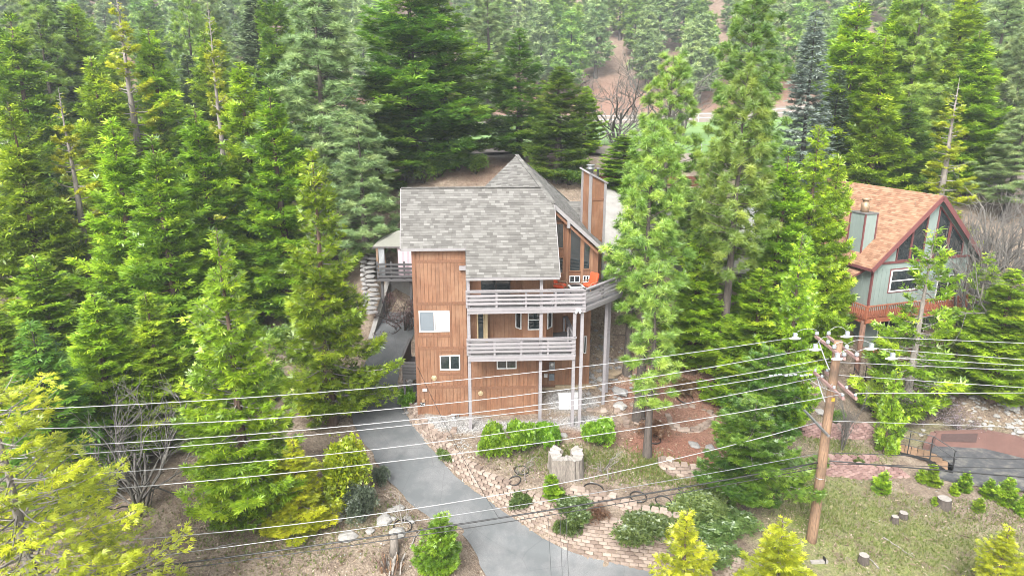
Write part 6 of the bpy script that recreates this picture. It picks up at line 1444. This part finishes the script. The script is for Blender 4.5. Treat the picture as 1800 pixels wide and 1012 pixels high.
# white chest below the balcony
p = on_ground(1000, 716); t = thing("storage_chest", "white lidded chest under the lower balcony corner", "chest", p, math.radians(3))
MB().box(-.62, -.01, -.3, .3, 0, .72, .5).box(.01, .55, -.3, .3, 0, .68, .5).build("body", MAT['white'], t); MB().box(-.65, .58, -.34, .34, .73, .80, .5).build("lid", MAT['white'], t)
# plank lying at the bottom edge, fallen branches
p = on_ground(1441, 990); t = thing("wooden_plank", "short pale plank with a bracket near the foot of the pole", "plank", p, .1); MB().box(-.45, .35, -.08, .08, .02, .14, .5).build("board", MAT['stump_top'], t); MB().box(.18, .22, -.1, .1, .0, .3, .5).build("bracket", MAT['black'], t)
def branch(px, py, L, a, lab):
    p = on_ground(px, py); g_ = random.Random(px); pts = []
    for i in range(7): t_ = i/6; x = p.x+math.cos(a)*L*t_+g_.uniform(-.05, .05); y = p.y+math.sin(a)*L*t_+g_.uniform(-.05, .05); pts.append(Vector((x, y, gz(x, y)+.06))-p)
    tag(MB().tube(pts, [.04-.004*i for i in range(7)], 6).build("fallen_branch", MAT['twig'], None, True, p), lab, "branch", "fallen branches")
branch(1552, 945, 1.6, -1.0, "pale fallen branch in the middle of the grass"); branch(1545, 1000, .9, 1.9, "short fallen branch near the bottom edge"); branch(290, 958, 1.5, .9, "fallen branch on the bare ground right of the big yellow cedar"); branch(370, 968, 1.2, .4, "fallen twig bundle on the bare ground at the lower left"); branch(720, 965, 1.1, 1.2, "pale curved root right of the rotten stump")

# ---------------------------------------------------------------- behind the house
MAT['redfence'] = M_wood("red_brown_boards", (0.26, 0.085, 0.05), var=.1)
a, b = at_depth(1052, 372, 56), at_depth(1150, 376, 56); fe = thing("low_board_wall", "low red-brown board wall at the back of the parking court", "fence", (a.x, 56, gz(a.x, 56)))
for i in range(3): piece("board", round(b.x-a.x+4, 2), .06, .26, MAT['redfence'], fe, (0, 0, .12+i*.28))
for i in range(5): piece("post", .1, .1, 1.0, MAT['redfence'], fe, (i*2.0, .07, 0))
zf0 = gz(0, 71)
cf = thing("field_fence", "grey chain link fence along the near side of the green field", "fence", (-12, 70.5, gz(-12, 70.5)))
for i in range(18): x = -12+i*2.6; MB().tube([(x+12, 0, gz(x, 70.5)-cf.location.z-.2), (x+12, 0, gz(x, 70.5)-cf.location.z+1.8)], .035, 6).build("post", MAT['metal'], cf, True)
for z in (1.75, .95, .1): MB().tube([(x+12, 0, gz(x, 70.5)-cf.location.z+z) for x in np.linspace(-12, 34, 24)], .022, 5).build("rail", MAT['metal'], cf, True)
cf = thing("field_fence", "pale fence along the far side of the green field", "fence", (-25, 147, gz(-25, 147)))
for i in range(24): x = -25+i*4; MB().tube([(x+25, 0, gz(x, 147)-cf.location.z-.2), (x+25, 0, gz(x, 147)-cf.location.z+1.9)], .06, 5).build("post", MAT['white'], cf, True)
for z in (1.8, 1.0): MB().tube([(x+25, 0, gz(x, 147)-cf.location.z+z) for x in np.linspace(-25, 67, 30)], .05, 5).build("rail", MAT['white'], cf, True)
MAT['tyre'] = M_plain("tyre_rubber", (.02, .02, .02), .8); MAT['red'] = M_plain("red_paint", (.55, .02, .03), .4)
def car(px, py, D, rz, paint, lab, van=False):
    p = at_depth(px, py, D); z = gz(p.x, D)+.32; t = thing("parked_car" if not van else "camper_van", lab, "car" if not van else "van", (p.x, D, z), rz, "vehicles on the upper road")
    L, W_ = (2.25, .9) if not van else (2.9, 1.05)
    side = [(-L, .35), (-L, .85), (-L*.95, .95), (-.95*L*.7, 1.0), (-L*.45, 1.45), (L*.25, 1.48), (L*.5, 1.0), (L*.95, .88), (L, .6), (L, .35)] if not van else [(-L, .4), (-L, 2.4), (-L*.9, 2.55), (L*.55, 2.55), (L*.6, 1.7), (L*.75, 1.15), (L, 1.0), (L, .4)]
    n = len(side); vs = [(x, -W_, z_) for x, z_ in side]+[(x, W_, z_) for x, z_ in side]; vs = [(x, y*(.82 if z_ > 1.2 and not van else 1), z_) for x, y, z_ in vs]
    m = MB(); m._add(vs, [tuple(range(n)), tuple(range(2*n-1, n-1, -1))]+[(i, i+n, (i+1) % n+n, (i+1) % n) for i in range(n)], .5); b = m.build("body", paint, t); bv = b.modifiers.new("b", 'BEVEL'); bv.width = .06; bv.segments = 2
    for s in (-1, 1):
        MB().box(-L*.4, L*.22, s*W_*.86-.01, s*W_*.86+.01, 1.02, 1.38, .5).build("side_window", MAT['glass'], t) if not van else MB().box(-L*.95, L*.5, s*(W_+.012)-.005, s*(W_+.012)+.005, 1.45, 1.75, .5).build("stripe", MAT['red'], t)
        for x in (-L*.62, L*.62): w = MB().lathe([(.2, -.1), (.33, -.1), (.33, .1), (.2, .1)], 16).build("wheel", MAT['tyre'], t, True, (x, s*W_*.92, .33), (math.pi/2, 0, 0)); MB().lathe([(.05, -.11), (.2, -.11), (.2, .11), (.05, .11)], 12).build("rim", MAT['metal'], w, True)
car(1222, 380, 53, .25, MAT['metal'], "silver car glimpsed through the pines on the upper road"); car(1318, 402, 51.5, 1.25, MAT['white'], "white camper with a red stripe glimpsed through the pines", True)
# lantern post and stair rail at the rear corner of the upper balcony
p = HF.world((ql[0]-.6, 5.2, DK2)); t = thing("lantern_post", "short black lantern post at the rear of the upper balcony", "lamp", p); MB().tube([(0, 0, 0), (0, 0, 1.9)], .06, 8).build("post", MAT['black'], t, True); MB().lathe([(.05, 1.9), (.15, 1.95), (.15, 2.2), (.02, 2.3)], 8).build("lantern", MAT['black'], t)

# ---------------------------------------------------------------- litter, grass: uncountable
def ground_cards(name, n, sampler, size, mat, label, cat, seed, up=False, aspect=2.2):
    g = np.random.default_rng(seed); x, y = sampler(g, n); z = surf(x, y); m = len(x); s = g.uniform(*size, m)
    keep = np.ones(m, bool); a = g.uniform(0, 6.283, m)
    if up:
        k = 3; V = []; 
        for j in range(k):
            aa = a+j*2.1; dx, dy = np.cos(aa)*s*.10, np.sin(aa)*s*.10; tx, ty = g.normal(0, .35, m)*s, g.normal(0, .35, m)*s
            V.append(np.stack([np.stack([x-dx, y-dy, z-.01], 1), np.stack([x+dx, y+dy, z-.01], 1), np.stack([x+tx, y+ty, z+s*g.uniform(.6, 1.1, m)], 1)], 1))
        V = np.concatenate(V).reshape(-1, 3); F = np.arange(len(V)).reshape(-1, 3); rr = np.repeat(np.tile(np.clip(g.normal(.5, .25, m), 0, 1), k), 3)
        me = mesh_np(name, V, None, F, mat, {"rnd": rr})
    else:
        T4 = np.array([(-1, 0), (0, -1/aspect), (1, 0), (0, 1/aspect)]); c, s_ = np.cos(a), np.sin(a); px = T4[None, :, 0]*s[:, None]; py = T4[None, :, 1]*s[:, None]
        X = x[:, None]+px*c[:, None]-py*s_[:, None]; Y = y[:, None]+px*s_[:, None]+py*c[:, None]; Z = surf(X.ravel(), Y.ravel()).reshape(X.shape)+.012+np.abs(g.normal(0, .03, X.shape))
        me = mesh_np(name, np.stack([X, Y, Z], -1).reshape(-1, 3), np.arange(m*4).reshape(-1, 4), None, mat, {"rnd": np.repeat(g.uniform(0, 1, m), 4)})
    return tag(link(name, me), label, cat, kind="stuff")
def off_drive(x, y):
    d = np.full(len(x), 9.); 
    for i in range(0, len(DC), 2): d = np.minimum(d, np.hypot(x-DC[i, 0], y-DC[i, 1])-DHW[i]*.97)
    return (d > np.where(np.arange(len(x)) % 6 == 0, -.5, -.05)) & ~((x > -7.4) & (x < 4) & (y > 34.2) & (y < 45)) & ~((x > 22.5) & (y > 33.0) & (y < 37.5))
def area(x0, x1, y0, y1):
    def f(g, n):
        y = y0+(y1-y0)*g.uniform(0, 1, n)**1.35; x = g.uniform(x0, x1, n); k = off_drive(x, y); return x[k], y[k]
    return f
def clumps(cs):
    def f(g, n):
        i = g.integers(0, len(cs), n); c = np.array(cs); x = c[i, 0]+g.normal(0, 1, n)*c[i, 2]; y = c[i, 1]+g.normal(0, 1, n)*c[i, 3]; k = off_drive(x, y); return x[k], y[k]
    return f
MAT['litter'] = M_foliage("leaf_litter", (0.045, 0.026, 0.015), (0.135, 0.09, 0.056), (0.285, 0.232, 0.172), trans=.05, huevar=.0, valvar=.0)
MAT['grass'] = M_foliage("grass_blades", (0.055, 0.085, 0.011), (0.10, 0.135, 0.02), (0.185, 0.172, 0.06), trans=.3, huevar=.0, valvar=.0)
ground_cards("leaf_litter", 24000, area(-26, 36, 23, 62), (.03, .10), MAT['litter'], "dry leaves and needles strewn over the ground", "leaf litter", 1)
ground_cards("twigs", 4500, area(-26, 36, 23, 62), (.12, .34), MAT['litter'], "small dead twigs lying on the ground", "twigs", 2, aspect=16)
ground_cards("grass", 17000, clumps([(17.5, 29.5, 2.6, 2.2), (19, 27, 3, 2), (22, 30, 3, 2), (15.5, 30.5, 1.5, 1.2), (19, 36.5, 1.5, .8), (4, 32.3, 2, .5), (8, 31.2, 1.3, .6), (26, 32, 3, 1.2), (24, 27, 3, 2)]), (.07, .20), MAT['grass'], "thin spring grass growing in patches", "grass", 3, up=True)
ground_cards("grass", 6000, clumps([(5.5, 31, 2, .8), (8, 29.8, 1.6, .7), (-8.5, 28.6, 2, .8), (-13, 27, 2.5, 1.2), (-10, 26.2, 2, .8), (2, 31.8, 1.5, .6), (7.5, 32, .8, .5)]), (.07, .22), MAT['grass'], "sparse weeds on the bare garden slope", "weeds", 4, up=True)

# ---------------------------------------------------------------- air
hz = MB().box(-420, 420, -30, 330, -12, 125, .5); k = bpy.data.materials.new("haze"); k.use_nodes = True; nt = k.node_tree; nt.nodes.remove(nt.nodes["Principled BSDF"])
pvn = nt.nodes.new("ShaderNodeVolumePrincipled"); pvn.inputs["Color"].default_value = (.80, .88, .95, 1); pvn.inputs["Density"].default_value = .00045; pvn.inputs["Anisotropy"].default_value = .2
nt.links.new(pvn.outputs[0], nt.nodes["Material Output"].inputs["Volume"])
tag(hz.build("haze", k), kind="stuff")
